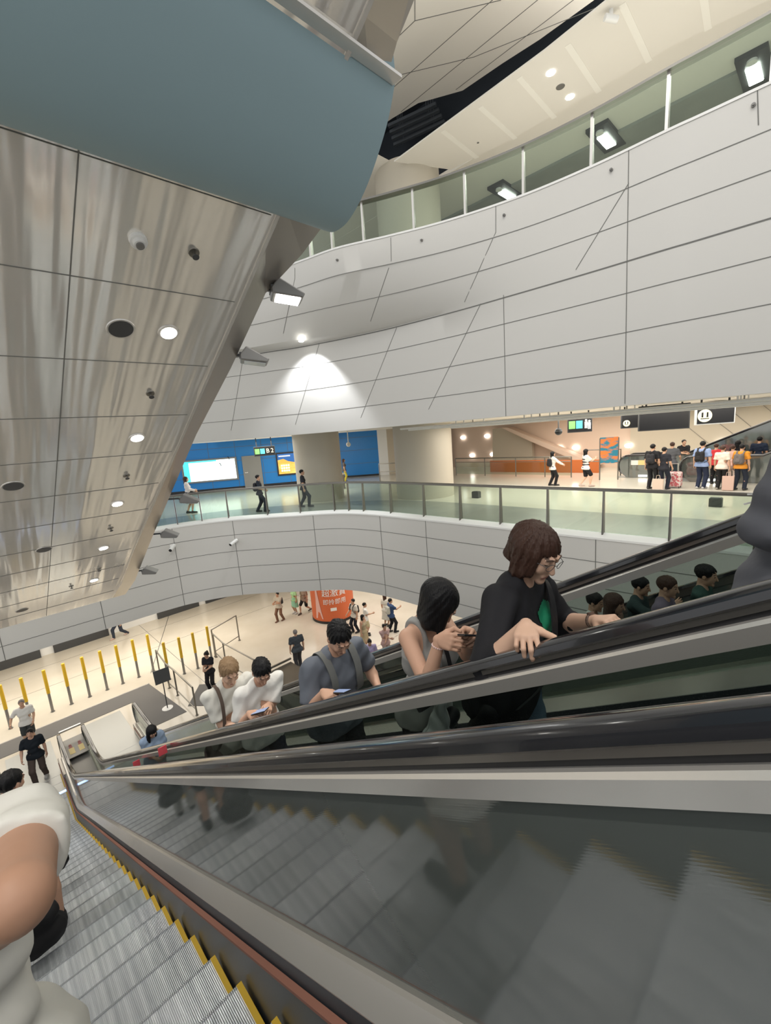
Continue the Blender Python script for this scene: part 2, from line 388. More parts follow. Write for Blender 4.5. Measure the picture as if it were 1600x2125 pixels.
b.loft([lo_row(.2), [p + n*-.5 for p, n in zip(lo_row(.2), nrm_row(lo_row(.2)))]], 0)
struct('wall_upper', b, ['panel', 'joint'], smooth=True)
b = MB(); tn = nrm_row(T_)
b.loft([[Vector((p.x, p.y, UF-.02)) + n*.015 for p, n in zip(T_, tn)], [Vector((p.x, p.y, UF+.03)) + n*.015 for p, n in zip(T_, tn)], [Vector((p.x, p.y, UF+.05)) - n*.2 for p, n in zip(T_, tn)]], 0)
struct('trim_3', b, ['sill'], smooth=True, label='white ledge along the top of the tall panelled wall')
# mezzanine ceiling and upper floor slab
bk = [p - n*.5 for p, n in zip(lo_row(.2), nrm_row(lo_row(.2)))]
b = MB(); nb = nrm_row(lo_row(.2)); b.loft([atz(bk, .24), [p - n*12 + Vector((0, 0, .04)) for p, n in zip(bk, nb)], [p - n*32 + Vector((0, 0, .04)) for p, n in zip(bk, nb)]], 0)
struct('ceiling_mezzanine', b, ['ceil'])
b = MB(); tb = [p - n*.2 for p, n in zip(T_, tn)]
b.loft([atz(tb, UF-.1), atz([p - n*12 for p, n in zip(T_, tn)], UF-.1), atz([p - n*30 for p, n in zip(T_, tn)], UF-.1)], 0)
struct('floor_upper', b, ['floor_mid'])
# upper floor: back wall (pale above, dark dado), ceiling band with downlights, ceiling of the atrium
b = MB(); b.box((24, -9, UF-.1), (24.2, 30, 13), 0)
struct('wall_upper_back', b, ['beigewall'])
b = MB(); zc = 9.9
band = [at_z(818, 336, zc), at_z(1000, 202, zc), at_z(1130, 106, zc), at_z(1262, 0, zc), Vector((13.2, -7, zc)), Vector((16.5, -7, zc)), at_z(1590, 3, zc), at_z(1400, 92, zc), at_z(1230, 192, zc), at_z(1060, 290, zc), at_z(935, 352, zc)]
b.prism(band, (0, 0, .05), 0)
for (a, c) in [((873, 286), (992, 326)), ((932, 236), (1068, 290)), ((996, 222), (1070, 288)), ((1077, 161), (1151, 245)), ((1178, 93), (1243, 191)), ((1291, 8), (1347, 128)), ((1452, -60), (1470, 62))][2:]:
    p, q = at_z(*a, zc), at_z(*c, zc); b.bar(p + Vector((0, 0, -.004)), q + Vector((0, 0, -.004)), .16, .006, 1)
for (a, c) in [((918, 272), (990, 328)), ((994, 222), (1068, 290))][:1]:
    p, q = at_z(*a, zc), at_z(*c, zc); b.bar(p + Vector((0, 0, -.004)), q + Vector((0, 0, -.004)), .16, .006, 1)
struct('ceiling_band', b, ['ceil', 'ceil_strip'])
b = MB(); b.box((16.3, -9, 10.15), (19.2, 30, 10.3)); b.box((19.2, -9, 10.05), (24, 30, 10.3), 1)
b.quad((12.5, 12.6, 10.16), (16.3, 12.6, 10.16), (16.3, 30, 10.16), (8, 30, 10.16))
struct('ceiling_upper_floor', b, ['ceil', 'floor_grey'])
zt = 13.0
top = [at_z(815, 245, zt), at_z(868, 214, zt), at_z(960, 188, zt), at_z(1042, 132, zt), at_z(1120, 82, zt), at_z(1236, -2, zt), at_z(1480, -175, zt), Vector((3, -2, zt)), Vector((3, 14, zt)), at_z(790, 262, zt)]
b = MB(); b.prism(top, (0, 0, .2), 0)
for (a, c) in [((861, -20), (861, 43)), ((861, 43), (1040, 0)), ((861, 43), (820, 82)), ((818, 180), (1040, -16)), ((832, 232), (1140, -20)), ((818, 158), (984, 118)), ((984, 118), (1262, 6)), ((946, 186), (1216, -20))]:
    p, q = at_z(*a, zt), at_z(*c, zt); b.bar(p + Vector((0, 0, -.003)), q + Vector((0, 0, -.003)), .024, .006, 1)
struct('ceiling_atrium', b, ['ceil', 'joint'])
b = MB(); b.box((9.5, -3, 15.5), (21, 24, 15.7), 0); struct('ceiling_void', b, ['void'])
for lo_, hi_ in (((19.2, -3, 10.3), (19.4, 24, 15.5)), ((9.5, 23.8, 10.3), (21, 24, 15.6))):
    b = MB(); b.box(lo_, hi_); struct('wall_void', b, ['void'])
# ducts and trays glimpsed in the ceiling slot
def at_pts(z, *pp): return [at_z(px, py, z) for px, py in pp]
for k in range(4):
    b = MB(); a = at_z(806 + 4*k, 262 + 13*k, 14.2 - .05*k); c = at_z(905 + 6*k, 216 + 12*k, 14.2 - .05*k)
    b.bar(a, c, .16, .12)
    for f in (.2, .8): q = a.lerp(c, f); b.bar(q, (q.x, q.y, 15.499), .03, .03)
    o = obj('cable_tray', b, ['duct']); tag(o, 'grey cable tray in the dark ceiling slot, %s from the top' % ('first second third fourth fifth sixth'.split()[k]), 'cable tray', 'cable trays in the ceiling slot')
# columns
def column(c, r, z0, z1):
    b = MB(); b.cyl((c[0], c[1], z0), (c[0], c[1], z1), r, n=56); o = struct('column', b, ['column'], smooth=True); return o
CB, CA = (15.05, 12.9), (12.55, 17.5)
column(CB, 1.30, MF, .3); column(CB, 1.30, UF-.1, 10.2); column(CA, 1.12, MF, .3); column(CA, 1.06, LF, -5.7)
# blue wall, doors and side walls of the mezzanine
def wall_seg(name, p, q, z0, z1, th, mats, side=1):
    b = MB(); p, q = Vector((*p, z0)), Vector((*q, z0)); d = (q-p).normalized(); n = Vector((-d.y, d.x, 0))*side
    b.prism([p, q, q+n*th, p+n*th], (0, 0, z1-z0)); return b, d, -n
BW0, BW1 = (5.0, 33.5), (17.2, 24.35)
b, dB, nB = wall_seg('wall_blue', BW0, BW1, MF, .3, .3, None)
for z in (-2.0, -1.05, -.15):
    p = Vector((*BW0, z)) + nB*.004; q = Vector((*BW1, z)) + nB*.004; b.bar(p, q, .01, .02, 1)
for k in range(1, 9):
    p = Vector((*BW0, MF)).lerp(Vector((*BW1, MF)), k/9) + nB*.004; b.bar(p, p + Vector((0, 0, 3.2)), .02, .01, 1, up=nB)
p = Vector((*BW0, MF+.1)) + nB*.01; q = Vector((*BW1, MF+.1)) + nB*.01; b.bar(p, q, .03, .2, 2)
struct('wall_blue', b, ['blue', 'joint', 'black'])
b, d2, n2 = wall_seg('wall_blue', (18.4, 26.0), (21.5, 22.6), MF, .3, .3, None)
for z in (-2.0, -1.05, -.15):
    b.bar(Vector((18.4, 26.0, z)) + n2*.004, Vector((21.5, 22.6, z)) + n2*.004, .01, .02, 1)
b.bar(Vector((18.4, 26.0, MF+.06)) + n2*.01, Vector((21.5, 22.6, MF+.06)) + n2*.01, .03, .12, 2)
struct('wall_blue_side', b, ['blue', 'joint', 'black'])
b, _, _ = wall_seg('w', (21.5, 22.6), (21.95, 22.1), MF, .3, .35, None); struct('trim_4', b, ['white'], label='white post at the end of the blue wall')
b, _, _ = wall_seg('w', (21.95, 22.1), (26.5, 19.9), MF, .3, .3, None); struct('wall_beige', b, ['beigewall'])
b = MB(); b.box((27, 7.85, MF), (27.3, 24, .3), 0); struct('wall_pink', b, ['pinkwall'])
b = MB(); b.box((26.8, -9, MF), (27.1, 7.85, .3), 0)
for (a, c) in [((1455, 850), (1600, 960)), ((1500, 838), (1620, 935)), ((1580, 838), (1640, 885)), ((1420, 880), (1470, 920))]:
    b.bar(at_x(*a, 26.79), at_x(*c, 26.79), .012, .03, 1, up=(1, 0, 0))
struct('wall_beige_back', b, ['beigewall', 'joint'])
# sloping soffit of the stairs beyond, and the beige flank under it
b = MB(); q = [at_x(1052, 886, 26.9), at_x(1066, 886, 26.9), at_x(1252, 962, 26.9), at_x(1240, 968, 26.9), at_x(1108, 912, 26.9)]
b.prism(q, (-.8, 0, 0)); struct('trim_5', b, ['pinkwall'], label='sloping pale beam under the far stairs')
b = MB(); q = [at_x(1027, 890, 26.9), at_x(1052, 886, 26.9), at_x(1108, 915, 26.9), at_x(1112, 985, 26.9), at_x(1027, 985, 26.9)]
b.prism(q, (-.3, 0, 0)); struct('wall_stair_flank', b, ['beigewall'])
b = MB(); b.box((24.2, 8.6, MF), (24.35, 15.2, -2.25), 0); struct('trim_6', b, ['orange_floor'], label='orange side panel of the far ramp')
# pipes and tracks under the mezzanine ceiling
for k, (x, z, r) in enumerate([(12.3, .10, .035), (12.75, .04, .03), (13.3, .09, .05), (14.0, .0, .03)]):
    b = MB(); b.tube([(x, y, z) for y in (-6, 3, 11.6 if k < 3 else 10.5)], r, 10)
    for y in (-1, 1.5, 4.0, 6.5, 9.0): b.bar((x, y, z), (x, y, .24), .03, .03)
    o = obj('ceiling_pipe', b, ['sill' if k != 2 else 'steel_dark'], smooth=True)
    tag(o, ['white pipe under the mezzanine ceiling nearest the atrium', 'second white pipe under the mezzanine ceiling', 'thick steel pipe under the mezzanine ceiling', 'innermost thin white pipe under the mezzanine ceiling'][k], 'pipe', 'pipes under the mezzanine ceiling')

# ------------------------------------------------------------------ glass balustrades
def balustrade(label, group, curve, zb, zt_, posts, glass_in=0.0, gl='glass', rail_w=.13, pm='steel_post', pw=.032):
    r = empty('glass_balustrade', (posts[0].x, posts[0].y, zb), label, 'balustrade', group)
    P = np.array([(p.x, p.y) for p in curve])
    def idx(p): return int(np.argmin((P[:, 0]-p.x)**2 + (P[:, 1]-p.y)**2))
    ii = sorted(set(idx(p) for p in posts))
    a, c = ii[0], ii[-1]
    path = [Vector((curve[i].x, curve[i].y, zt_)) for i in range(a, c+1)]
    mb = MB(); rows = []
    for i, p in enumerate(path):
        t = (path[min(i+1, len(path)-1)] - path[max(i-1, 0)]).normalized(); n = Vector((-t.y, t.x, 0)); w = rail_w/2
        rows.append([p - n*w + Vector((0, 0, -.05)), p - n*w, p - n*w*.6 + Vector((0, 0, .018)), p + n*w*.6 + Vector((0, 0, .018)), p + n*w, p + n*w + Vector((0, 0, -.05))])
    mb.loft(rows, 0, closed=True, caps=True); obj('handrail', mb, ['steel_post'], r, smooth=True)
    for i in ii:
        t = (curve[min(i+1, len(curve)-1)] - curve[max(i-1, 0)]).normalized(); t.z = 0; n = Vector((-t.y, t.x, 0)); p = Vector((curve[i].x, curve[i].y, 0))
        mb = MB(); mb.prism([p - n*.10 - t*pw/2 + Vector((0, 0, zb-.06)), p + n*.05 - t*pw/2 + Vector((0, 0, zb-.06)), p + n*.03 - t*pw/2 + Vector((0, 0, zt_-.05)), p - n*.045 - t*pw/2 + Vector((0, 0, zt_-.05))], t*pw)
        obj('post', mb, [pm], r)
    for i, j in zip(ii[:-1], ii[1:]):
        mb = MB(); pts = curve[i:j+1]; rows = []
        L = len(pts)
        for k, p in enumerate(pts):
            t = (pts[min(k+1, L-1)] - pts[max(k-1, 0)]).normalized(); n = Vector((-t.y, t.x, 0)); q = Vector((p.x, p.y, 0))
            if k == 0: q = q + t*.03
            if k == L-1: q = q - t*.03
            rows.append([q - n*.006 + Vector((0, 0, zb)), q - n*.006 + Vector((0, 0, zt_-.055)), q + n*.006 + Vector((0, 0, zt_-.055)), q + n*.006 + Vector((0, 0, zb))])
        mb.loft(rows, 0, closed=True, caps=True); obj('glass_pane', mb, [gl], r)
    return r
railc = resample(offset(EDGE, .21), 700)
mpx = [(369, 1089), (420, 1083), (468, 1079), (541, 1076), (616, 1070), (689, 1063), (723, 1060), (753, 1061), (805, 1066), (870, 1074), (943, 1082), (1028, 1091), (1127, 1101), (1245, 1110), (1392, 1118)]
mp = [Vector((2.2, 17, 0)), Vector((.4, 17, 0)), Vector((-1.4, 17, 0)), Vector((3.9, 17, 0))] + [at_z(px, py, -2.72) for px, py in mpx] + [Vector((10.65, .9, 0)), Vector((10.7, -.7, 0)), Vector((10.75, -2.4, 0))]
balustrade('long curved glass balustrade with steel posts along the mezzanine edge', 'glass balustrades round the atrium', railc, -2.70, -1.66, mp)
toprail = resample([p - n*.1 for p, n in zip(T_, tn)], 500)
tpx = [(640, 530), (693, 518), (757, 503), (862, 478), (970, 447), (1088, 405), (1229, 346), (1388, 270), (1598, 174)]
tp = [Vector((8.4, 14.0, 0))] + [at_z(px, py, UF+.05) for px, py in tpx] + [Vector((11.3, -.5, 0)), Vector((11.3, -2.2, 0))]
balustrade('glass balustrade with round steel posts on top of the tall panelled wall', 'glass balustrades round the atrium', toprail, UF+.05, 6.55, tp, rail_w=.24, pm='steel', pw=.055)

# ------------------------------------------------------------------ stainless underside of the flight overhead
SO = 3.8                                                  # height of its plane over the camera's own slope line
def so(x, y): return Vector((x, y, SO - TAN*y))
r = empty('overhead_escalator', (0.5, 12.7, SO - TAN*12.7), 'stainless steel underside of the escalator flight overhead, with round downlights', 'escalator')
edge_x = [(-4, 2.3), (1.4, 2.45), (2.2, 2.55), (2.6, 2.69), (3.25, 2.72), (3.6, 2.64), (4.03, 2.47), (4.98, 2.48), (6.2, 2.44), (9.3, 2.52), (11.8, 2.62), (12.75, 2.55)]
fold = lambda x: 2.26
b = MB(); rows = []; rows2 = []
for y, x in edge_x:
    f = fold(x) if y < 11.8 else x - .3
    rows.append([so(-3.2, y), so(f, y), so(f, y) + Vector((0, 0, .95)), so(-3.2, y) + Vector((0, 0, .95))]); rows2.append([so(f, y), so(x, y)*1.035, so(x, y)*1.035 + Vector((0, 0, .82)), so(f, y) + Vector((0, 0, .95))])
b.loft(rows, 0, closed=True, caps=True)
obj('cladding', b, ['soffit'], r)
b = MB(); b.loft(rows2, 0, closed=True, caps=True); obj('edge_cladding_darkened', b, ['steel_dark'], r)  # darker steel stands in for the bevel's darker reflection
b = MB()
for y in [-.85, -.02, .78, 1.6, 2.4, 3.37, 4.17, 4.98, 5.78, 6.55, 7.35, 8.15, 8.95, 9.75, 10.55, 11.35, 12.15]:
    b.bar(so(-3.2, y) + Vector((0, 0, -.002)), so(2.2, y) + Vector((0, 0, -.002)), .007, .006)
for x in (.874, -.55, -2.0): b.bar(so(x, -4) + Vector((0, 0, -.002)), so(x, 12.7) + Vector((0, 0, -.002)), .008, .006)
obj('panel_joint', b, ['joint'], r)
b = MB()
for (y0, x0), (y1, x1) in zip(edge_x[:-2], edge_x[1:-1]): b.bar(so(fold(x0), y0) + Vector((0, 0, -.004)), so(fold(x1), y1) + Vector((0, 0, -.004)), .03, .012)
obj('edge_trim', b, ['steel'], r)
# teal belly of the cross beam
prof = [(3.30, .0), (3.16, -.19), (2.96, -.30), (2.72, -.30), (2.52, -.20), (2.36, .0), (2.36, .8), (3.30, .8)]
pr = catmull([(0, y, z) for y, z in [(3.34, .06), (3.30, -.06), (3.16, -.20), (2.96, -.29), (2.72, -.27), (2.48, -.13), (2.36, .04)]], 5)
b = MB(); rows = []
for x in (-6.0, 2.60, 2.70): rows.append([Vector((x, p.y, SO - TAN*p.y + p.z)) for p in pr] + [Vector((x, 2.4, SO - TAN*2.4 + .7)), Vector((x, 3.3, SO - TAN*3.3 + .7))])
b.loft(rows, 0, closed=True, caps=True)
o = obj('cross_beam', b, ['teal'], smooth=True); tag(o, 'teal painted rounded beam crossing under the overhead escalator')
b = MB(); b.bar(so(-3.2, 2.33) + Vector((0, 0, -.012)), so(2.68, 2.33) + Vector((0, 0, -.012)), .09, .02); obj('cover_strip', b, ['steel'], r)
# fittings in the soffit
nS = Vector((0, -TAN, -1)).normalized(); tS = Vector((0, 1, -TAN)).normalized(); xS = Vector((1, 0, 0))
def disc(mb, c, r0, d, m=0, n=24): mb.cyl(Vector(c), Vector(c) + nS*d, r0, r0*.96, n, m)
words = ['nearest', 'second', 'third', 'fourth', 'lowest']
for k, (x, y) in enumerate([(1.69, 4.59), (1.69, 6.19), (1.69, 7.82), (1.68, 9.43), (1.68, 11.06)]):
    c = so(x, y); e = empty('downlight', c, '%s of the lit round downlights in the stainless soffit' % words[k], 'light', 'downlights in the stainless soffit')
    b = MB(); disc(b, c, .10, .012); obj('rim', b, ['steel'], e, smooth=True)
    b = MB(); disc(b, c + nS*.008, .075, .008); obj('lens', b, ['lamp'], e, smooth=True)
    l = bpy.data.lights.new('downlight_beam', 'SPOT'); l.energy = 60; l.spot_size = 1.6; l.spot_blend = .6; l.shadow_soft_size = .07; l.color = (1, .93, .82)
    lo = bpy.data.objects.new('downlight_beam', l); COL.objects.link(lo); lo.location = c + nS*.04 - Vector((0, 0, .02)); lo.rotation_euler = (0, 0, 0)
for k in range(9):  # added row out of view, to light the steps and streak the panel
    c = so(-.78, -1.8 + 1.6*k); e = empty('downlight', c, 'lit round downlight added in an unseen outer row of the stainless soffit, out over the steps', 'light', 'added outer row of downlights in the soffit')
    b = MB(); disc(b, c, .10, .012); obj('rim', b, ['steel'], e, smooth=True)
    b = MB(); disc(b, c + nS*.008, .075, .008); obj('lens', b, ['lamp'], e, smooth=True)
    l = bpy.data.lights.new('downlight_beam', 'SPOT'); l.energy = 120; l.spot_size = 1.6; l.spot_blend = .6; l.shadow_soft_size = .05; l.color = (1, .95, .88)
    lo = bpy.data.objects.new('downlight_beam', l); COL.objects.link(lo); lo.location = c + nS*.04 - Vector((0, 0, .02)); lo.rotation_euler = (0, 0, 0)
for k, (x, y) in enumerate([(1.28, 4.6), (.45, 7.0), (.78, 9.0), (.44, 11.83)]):
    c = so(x, y); b = MB(); disc(b, c, .12, .008, 0); disc(b, c + nS*.006, .105, .004, 1)
    o = obj('speaker_grille', b, ['steel', 'darkgrey'], smooth=True); tag(o, 'round grey speaker grille in the stainless soffit, %s from the teal beam' % ('first', 'second', 'third', 'fourth')[k], 'speaker', 'speaker grilles in the soffit')
for k, (x, y) in enumerate([(1.70, 3.8), (1.69, 5.41), (1.7, 7.04), (1.7, 8.65), (1.71, 10.45), (1.27, 11.09)]):
    c = so(x, y); b = MB(); disc(b, c, .045, .01); b.cyl(c + nS*.01, c + nS*.05, .012, .012, 10); disc(b, c + nS*.05, .028, .006, 1)
    o = obj('sprinkler', b, ['steel_post', 'darkgrey'], smooth=True); tag(o, 'small sprinkler head in the stainless soffit, %s from the teal beam' % ('first', 'second', 'third', 'fourth', 'fifth', 'sixth')[k], 'sprinkler', 'sprinklers in the soffit')
c = so(1.28, 3.8); e = empty('smoke_detector', c, 'white round smoke detector on the soffit below the teal beam', 'detector')
b = MB(); disc(b, c, .065, .03); obj('base', b, ['white'], e, smooth=True)
b = MB(); disc(b, c + nS*.03, .045, .03); disc(b, c + nS*.06, .03, .012, 1); obj('cap', b, ['white', 'bollard_g'], e, smooth=True)
# floodlights on brackets along the soffit's right edge
def floodlight(c, lit, label, down=True, yaw=0., sc=1.):
    e = empty('floodlight', c, label, 'floodlight', 'floodlights beside the overhead escalator')
    def T(p): 
        x, y, z = p; cy, sy = math.cos(yaw), math.sin(yaw)
        return Vector(c) + Vector((x*cy - y*sy, x*sy + y*cy, z))*sc
    b = MB(); b.bar(T((-.24, 0, .05)), T((-.02, 0, .04)), .04*sc, .03*sc); b.bar(T((-.02, -.13, .04)), T((-.02, .13, .04)), .03*sc, .03*sc); obj('bracket', b, ['darkgrey'], e)
    b = MB(); q0 = [T(p) for p in [(-.02, -.12, .05), (.04, -.12, .09), (.04, .12, .09), (-.02, .12, .05)]]
    top = [T((0, -.13, .11)), T((.16, -.16, .02)), T((.16, .16, .02)), T((0, .13, .11))]
    b = MB(); pr_ = [T((-.03, -.15, .03)), T((.05, -.15, .12)), T((.30, -.15, -.03)), T((.27, -.15, -.07)), T((-.03, -.15, -.03))]
    b.prism(pr_, T((0, .3, 0)) - T((0, 0, 0))); obj('housing', b, ['bollard_g'], e, bevel=.012)
    b = MB(); pl = [T((.01, -.12, -.036)), T((.25, -.12, -.071)), T((.25, .12, -.071)), T((.01, .12, -.036))]; b.prism(pl, (0, 0, -.008)); obj('lens', b, ['lamp' if lit else 'lamp_off'], e)
    if lit:
        l = bpy.data.lights.new('flood_beam', 'SPOT'); l.energy = 260; l.spot_size = 2.2; l.spot_blend = .7; l.shadow_soft_size = .12; l.color = (1, .97, .9)
        lo = bpy.data.objects.new('flood_beam', l); COL.objects.link(lo); lo.location = T((.2, 0, -.15)); lo.rotation_euler = (0, math.radians(-25), yaw)
for (x, y, dz, lit, lb) in [(2.56, 4.15, .0, True, 'lit floodlight on a bracket, top one beside the stainless soffit'), (2.57, 5.0, .0, False, 'unlit grey floodlight below the lit one beside the soffit'),
                        (2.75, 8.3, .0, False, 'dark floodlight beside the soffit in front of the mezzanine glass'), (2.74, 9.7, .0, False, 'dark floodlight beside the soffit under the mezzanine ledge'), (2.75, 11.7, .0, False, 'lowest small dark floodlight beside the soffit end')]:
    floodlight(so(x, y) + Vector((.08, 0, .12 + dz)), lit, lb, yaw=-.45)

# ------------------------------------------------------------------ escalators
HN = -1.577                                               # slope line through the step noses passes here under the camera
LANDH = {}
def path_at(h, y0, y1, yend, dy=0., floor=LF, hl=None):
    """(y, z) points of a line running h above the step noses, easing into the level run at the bottom landing"""
    zl = floor + (hl if hl is not None else h*.87); yb = (HN + h - zl)/TAN + dy
    f = lambda y: HN + h - TAN*(y - dy)
    pts = [(y0, f(y0)), ((y0 + yb)/2, f((y0+yb)/2)), (yb - .9, f(yb - .9))]
    a, m, c = (yb - .9, f(yb - .9)), (yb, zl), (yb + .9, zl)
    for k in range(1, 9):
        t = k/8; pts.append(((1-t)**2*a[0]+2*t*(1-t)*m[0]+t*t*c[0], (1-t)**2*a[1]+2*t*(1-t)*m[1]+t*t*c[1]))
    pts.append((yend, zl)); return pts
def sweep(mb, cx, sgn, sec, href, y0, yend, dy=0., m=0, hl=None):
    """closed section [(u, h)] (u from the centre line, h over the noses) swept along the run; heights ride on the href line"""
    pa = path_at(href, y0, 0, yend, dy, hl=hl); rows = []
    for (y, z) in pa: rows.append([Vector((cx + sgn*u, y, z + (h - href))) for u, h in sec])
    mb.loft(rows, m, closed=True, caps=True)
def newel(mb, cx, sgn, u0, u1, yc, zt_, zb, m=0, r=None):
    """half-round end: strip from the top rail round to the bottom"""
    R = (zt_ - zb)/2; zc = (zt_ + zb)/2; rows = []
    for k in range(15):
        a = math.pi/2 - math.pi*k/14
        o = Vector((0, math.cos(a)*R*.8, math.sin(a)*R)); i = o*((R-.045)/R)
        rows.append([Vector((cx+sgn*u0, yc+o.y, zc+o.z)), Vector((cx+sgn*u1, yc+o.y, zc+o.z)), Vector((cx+sgn*u1, yc+i.y, zc+i.z)), Vector((cx+sgn*u0, yc+i.y, zc+i.z))])
    mb.loft(rows, m, closed=True, caps=True)

# one step, shared by all: origin at the middle of the nose edge
SW = .56                                                  # half width
def step_mesh():
    mb = MB()
    mb.box((-SW+.045, -.40, -.02), (SW-.028, 0, 0), 0)
    for s in (-1, 1):
        a, c = (SW-.028)*s, SW*s; mb.box((min(a, c), -.40, -.02), (max(a, c), .002, .004), 1)
    prof = [(0, -.02), (-.006, -.06), (-.02, -.12), (-.045, -.18), (-.075, -.235)]
    mb.loft([[Vector((-SW, y, z)) for y, z in prof], [Vector((SW, y, z)) for y, z in prof]], 2)
    mb.box((-SW+.045, -.012, 0), (SW-.028, .0, .003), 2)
    return mb
STEP = None
def steps(root, cx, y_first, n, dy=0.):
    global STEP
    for k in range(n):
        y = y_first + .4*k; z = HN - TAN*(y - dy)
        if z < LF + .02 + .0: z = LF + .012
        if STEP is None:
            o = obj('step', step_mesh(), ['tread', 'yellow', 'riser'], root, local=True); STEP = o.data
        else:
            o = bpy.data.objects.new('step', STEP); COL.objects.link(o); o.parent = root
        o.location = Vector((cx, y, z)) - org(root); ORG[o.name] = org(root)
GLASS_IN = [(.672, .375), (.686, 1.065), (.698, 1.065), (.684, .375)]
def side(root, cx, sgn, y0, yend, dy, gl, liner, tint_out='liner', detail=True, mirror_out=True):
    A = lambda sec, href, mt, nm, sm=False, hl=None, lab=None: [sweep(b_ := MB(), cx, sgn, sec, href, y0, yend, dy, hl=hl), obj(nm, b_, [mt], root, smooth=sm)][1]
    A([(.668, 1.177), (.672, 1.199), (.686, 1.209), (.71, 1.213), (.734, 1.209), (.748, 1.199), (.752, 1.177), (.744, 1.168), (.676, 1.168)], 1.19, 'rubber', 'handrail', True, 1.05)
    A([(.684, 1.145), (.684, 1.172), (.736, 1.172), (.736, 1.145)], 1.15, 'steel_dark', 'rail_guide', False, 1.01)
    A([(.690, 1.10), (.690, 1.15), (.730, 1.15), (.730, 1.10)], 1.12, 'black', 'rail_groove', False, .98)
    A([(.672, 1.062), (.664, 1.118), (.672, 1.128), (.748, 1.128), (.756, 1.118), (.748, 1.062)], 1.1, 'steel', 'glass_clamp', False, .96)
    A(GLASS_IN, .72, gl, 'glass_panel', False, .62)
    if liner: A([(.712, .30), (.712, 1.06), (.73, 1.06), (.73, .30)], .7, 'liner', 'lining', False, .60)
    A([(.600, .305), (.655, .385), (.70, .385), (.70, .27), (.600, .27)], .33, 'steel', 'inner_deck', False, .30)
    A([(.574, -.30), (.574, .20), (.60, .30), (.62, .30), (.62, -.30)], .1, 'skirt', 'skirt_panel', False, .10)
    A([(.558, .232), (.558, .247), (.582, .252), (.582, .228)], .23, 'brush', 'skirt_brush', False, .22)
    if mirror_out: A([(.70, .30), (.70, .385), (.765, .385), (.80, .34), (.80, .30)], .33, 'steel_dark', 'outer_deck', False, .30)
    # newel end at the bottom landing
    b_ = MB(); newel(b_, cx, sgn, .668, .752, yend, LF+1.06, LF+.30); obj('newel_rail', b_, ['rubber'], root, smooth=True)
    b_ = MB(); newel(b_, cx, sgn, .678, .742, yend, LF+1.02, LF+.34); obj('newel_plate', b_, ['steel_dark'], root, smooth=True)
    b_ = MB(); pts = [Vector((cx+sgn*.70, yend + math.cos(math.pi/2 - math.pi*k/14)*.26, LF+.67+math.sin(math.pi/2-math.pi*k/14)*.31)) for k in range(15)]
    b_.prism(pts, (sgn*.02, 0, 0)); obj('newel_glass', b_, [gl], root)
    b_ = MB(); b_.box((cx+min(sgn*.57, sgn*.80), yend-.9, LF), (cx+max(sgn*.57, sgn*.80), yend+.12, LF+.33)); obj('newel_base', b_, ['steel_dark'], root, bevel=.03)
def escalator(label, cx, y0, yend, dy, first, n, left, right, comb=True):
    e = empty('escalator', (cx, yend-.5, LF), label, 'escalator', 'escalators down to the lower concourse')
    steps(e, cx, first, n, dy)
    for sgn, gl, ln in ((-1, *left), (1, *right)): side(e, cx, sgn, y0, yend, dy, gl, ln)
    yb = (HN - LF)/TAN + dy
    b = MB(); b.box((cx-.57, yb+1.45, LF-.02), (cx+.57, yb+4.4, LF+.014)); obj('floor_plate', b, ['plate'], e)
    b = MB(); b.box((cx-.56, yb+1.25, LF), (cx+.56, yb+1.5, LF+.02)); obj('comb_plate', b, ['plate'], e)
    b = MB(); b.box((cx+.30, yb+1.30, LF+.02), (cx+.55, yb+1.38, LF+.03)); b.box((cx-.55, yb+1.30, LF+.02), (cx-.30, yb+1.38, LF+.03)); obj('comb_light', b, ['led_blue'], e)
    b = MB()
    rows = [[Vector((cx-.7, y, z-.38)), Vector((cx+.7, y, z-.38)), Vector((cx+.7, y, z-.98)), Vector((cx-.7, y, z-.98))] for y, z in [(y, HN-TAN*(y-dy)) for y in (y0, yb-2.2)]]
    b.loft(rows, 0, closed=True, caps=True); obj('truss', b, ['liner'], e)
    return e
YE = 15.35
E1 = escalator('escalator at the lower left with grooved silver steps, going down to the landing', 0.0, -3.0, YE, 0., 1.503-.4*7, 42, ('panel_dark', True), ('panel_dark', True))
E2 = escalator('escalator carrying riders up, beside the near black handrail', 2.025, -3.0, YE, 0., .75-.4*8, 44, ('glass_esc', False), ('glass_esc', False))
# covers between the two flights, and the level box at the landing between their handrails
b = MB(); rows = []
for (y, z) in path_at(.33, -3.0, 0, YE-2.2, 0., hl=.30)[:-1]: rows.append([Vector((.80, y, z)), Vector((1.225, y, z)), Vector((1.225, y, z-.25)), Vector((.80, y, z-.25))])
b.loft(rows, 0, closed=True, caps=True); tag(obj('escalator_deck_cover', b, ['steel_dark']), 'dark steel cover filling the gap between the two escalators', 'cover')
b = MB(); b.box((.755, YE-.35, LF+.33), (1.27, YE-.05, LF+1.0), 0); 
e = empty('escalator_end_box', (1.01, YE-.2, LF+.3), 'grey end box between the two escalator handrails with two yellow labels', 'box')
b = MB(); b.box((.76, YE-2.1, LF+.30), (1.265, YE+.05, LF+.62)); obj('box_body', b, ['bollard_g'], e, bevel=.02)
b = MB(); b.bar((.74, YE+.22, LF+1.02), (1.29, YE+.22, LF+1.02), .07, .05); obj('end_bar', b, ['steel'], e)
b = MB(); b.bar((.76, YE-2.12, LF+.66), (1.27, YE-2.12, LF+.66), .10, .06); obj('lower_bar', b, ['steel'], e)
b = MB(); b.box((.76, YE-.9, LF+.70), (1.265, YE+.2, LF+.72)); obj('cover', b, ['bollard_g'], e)
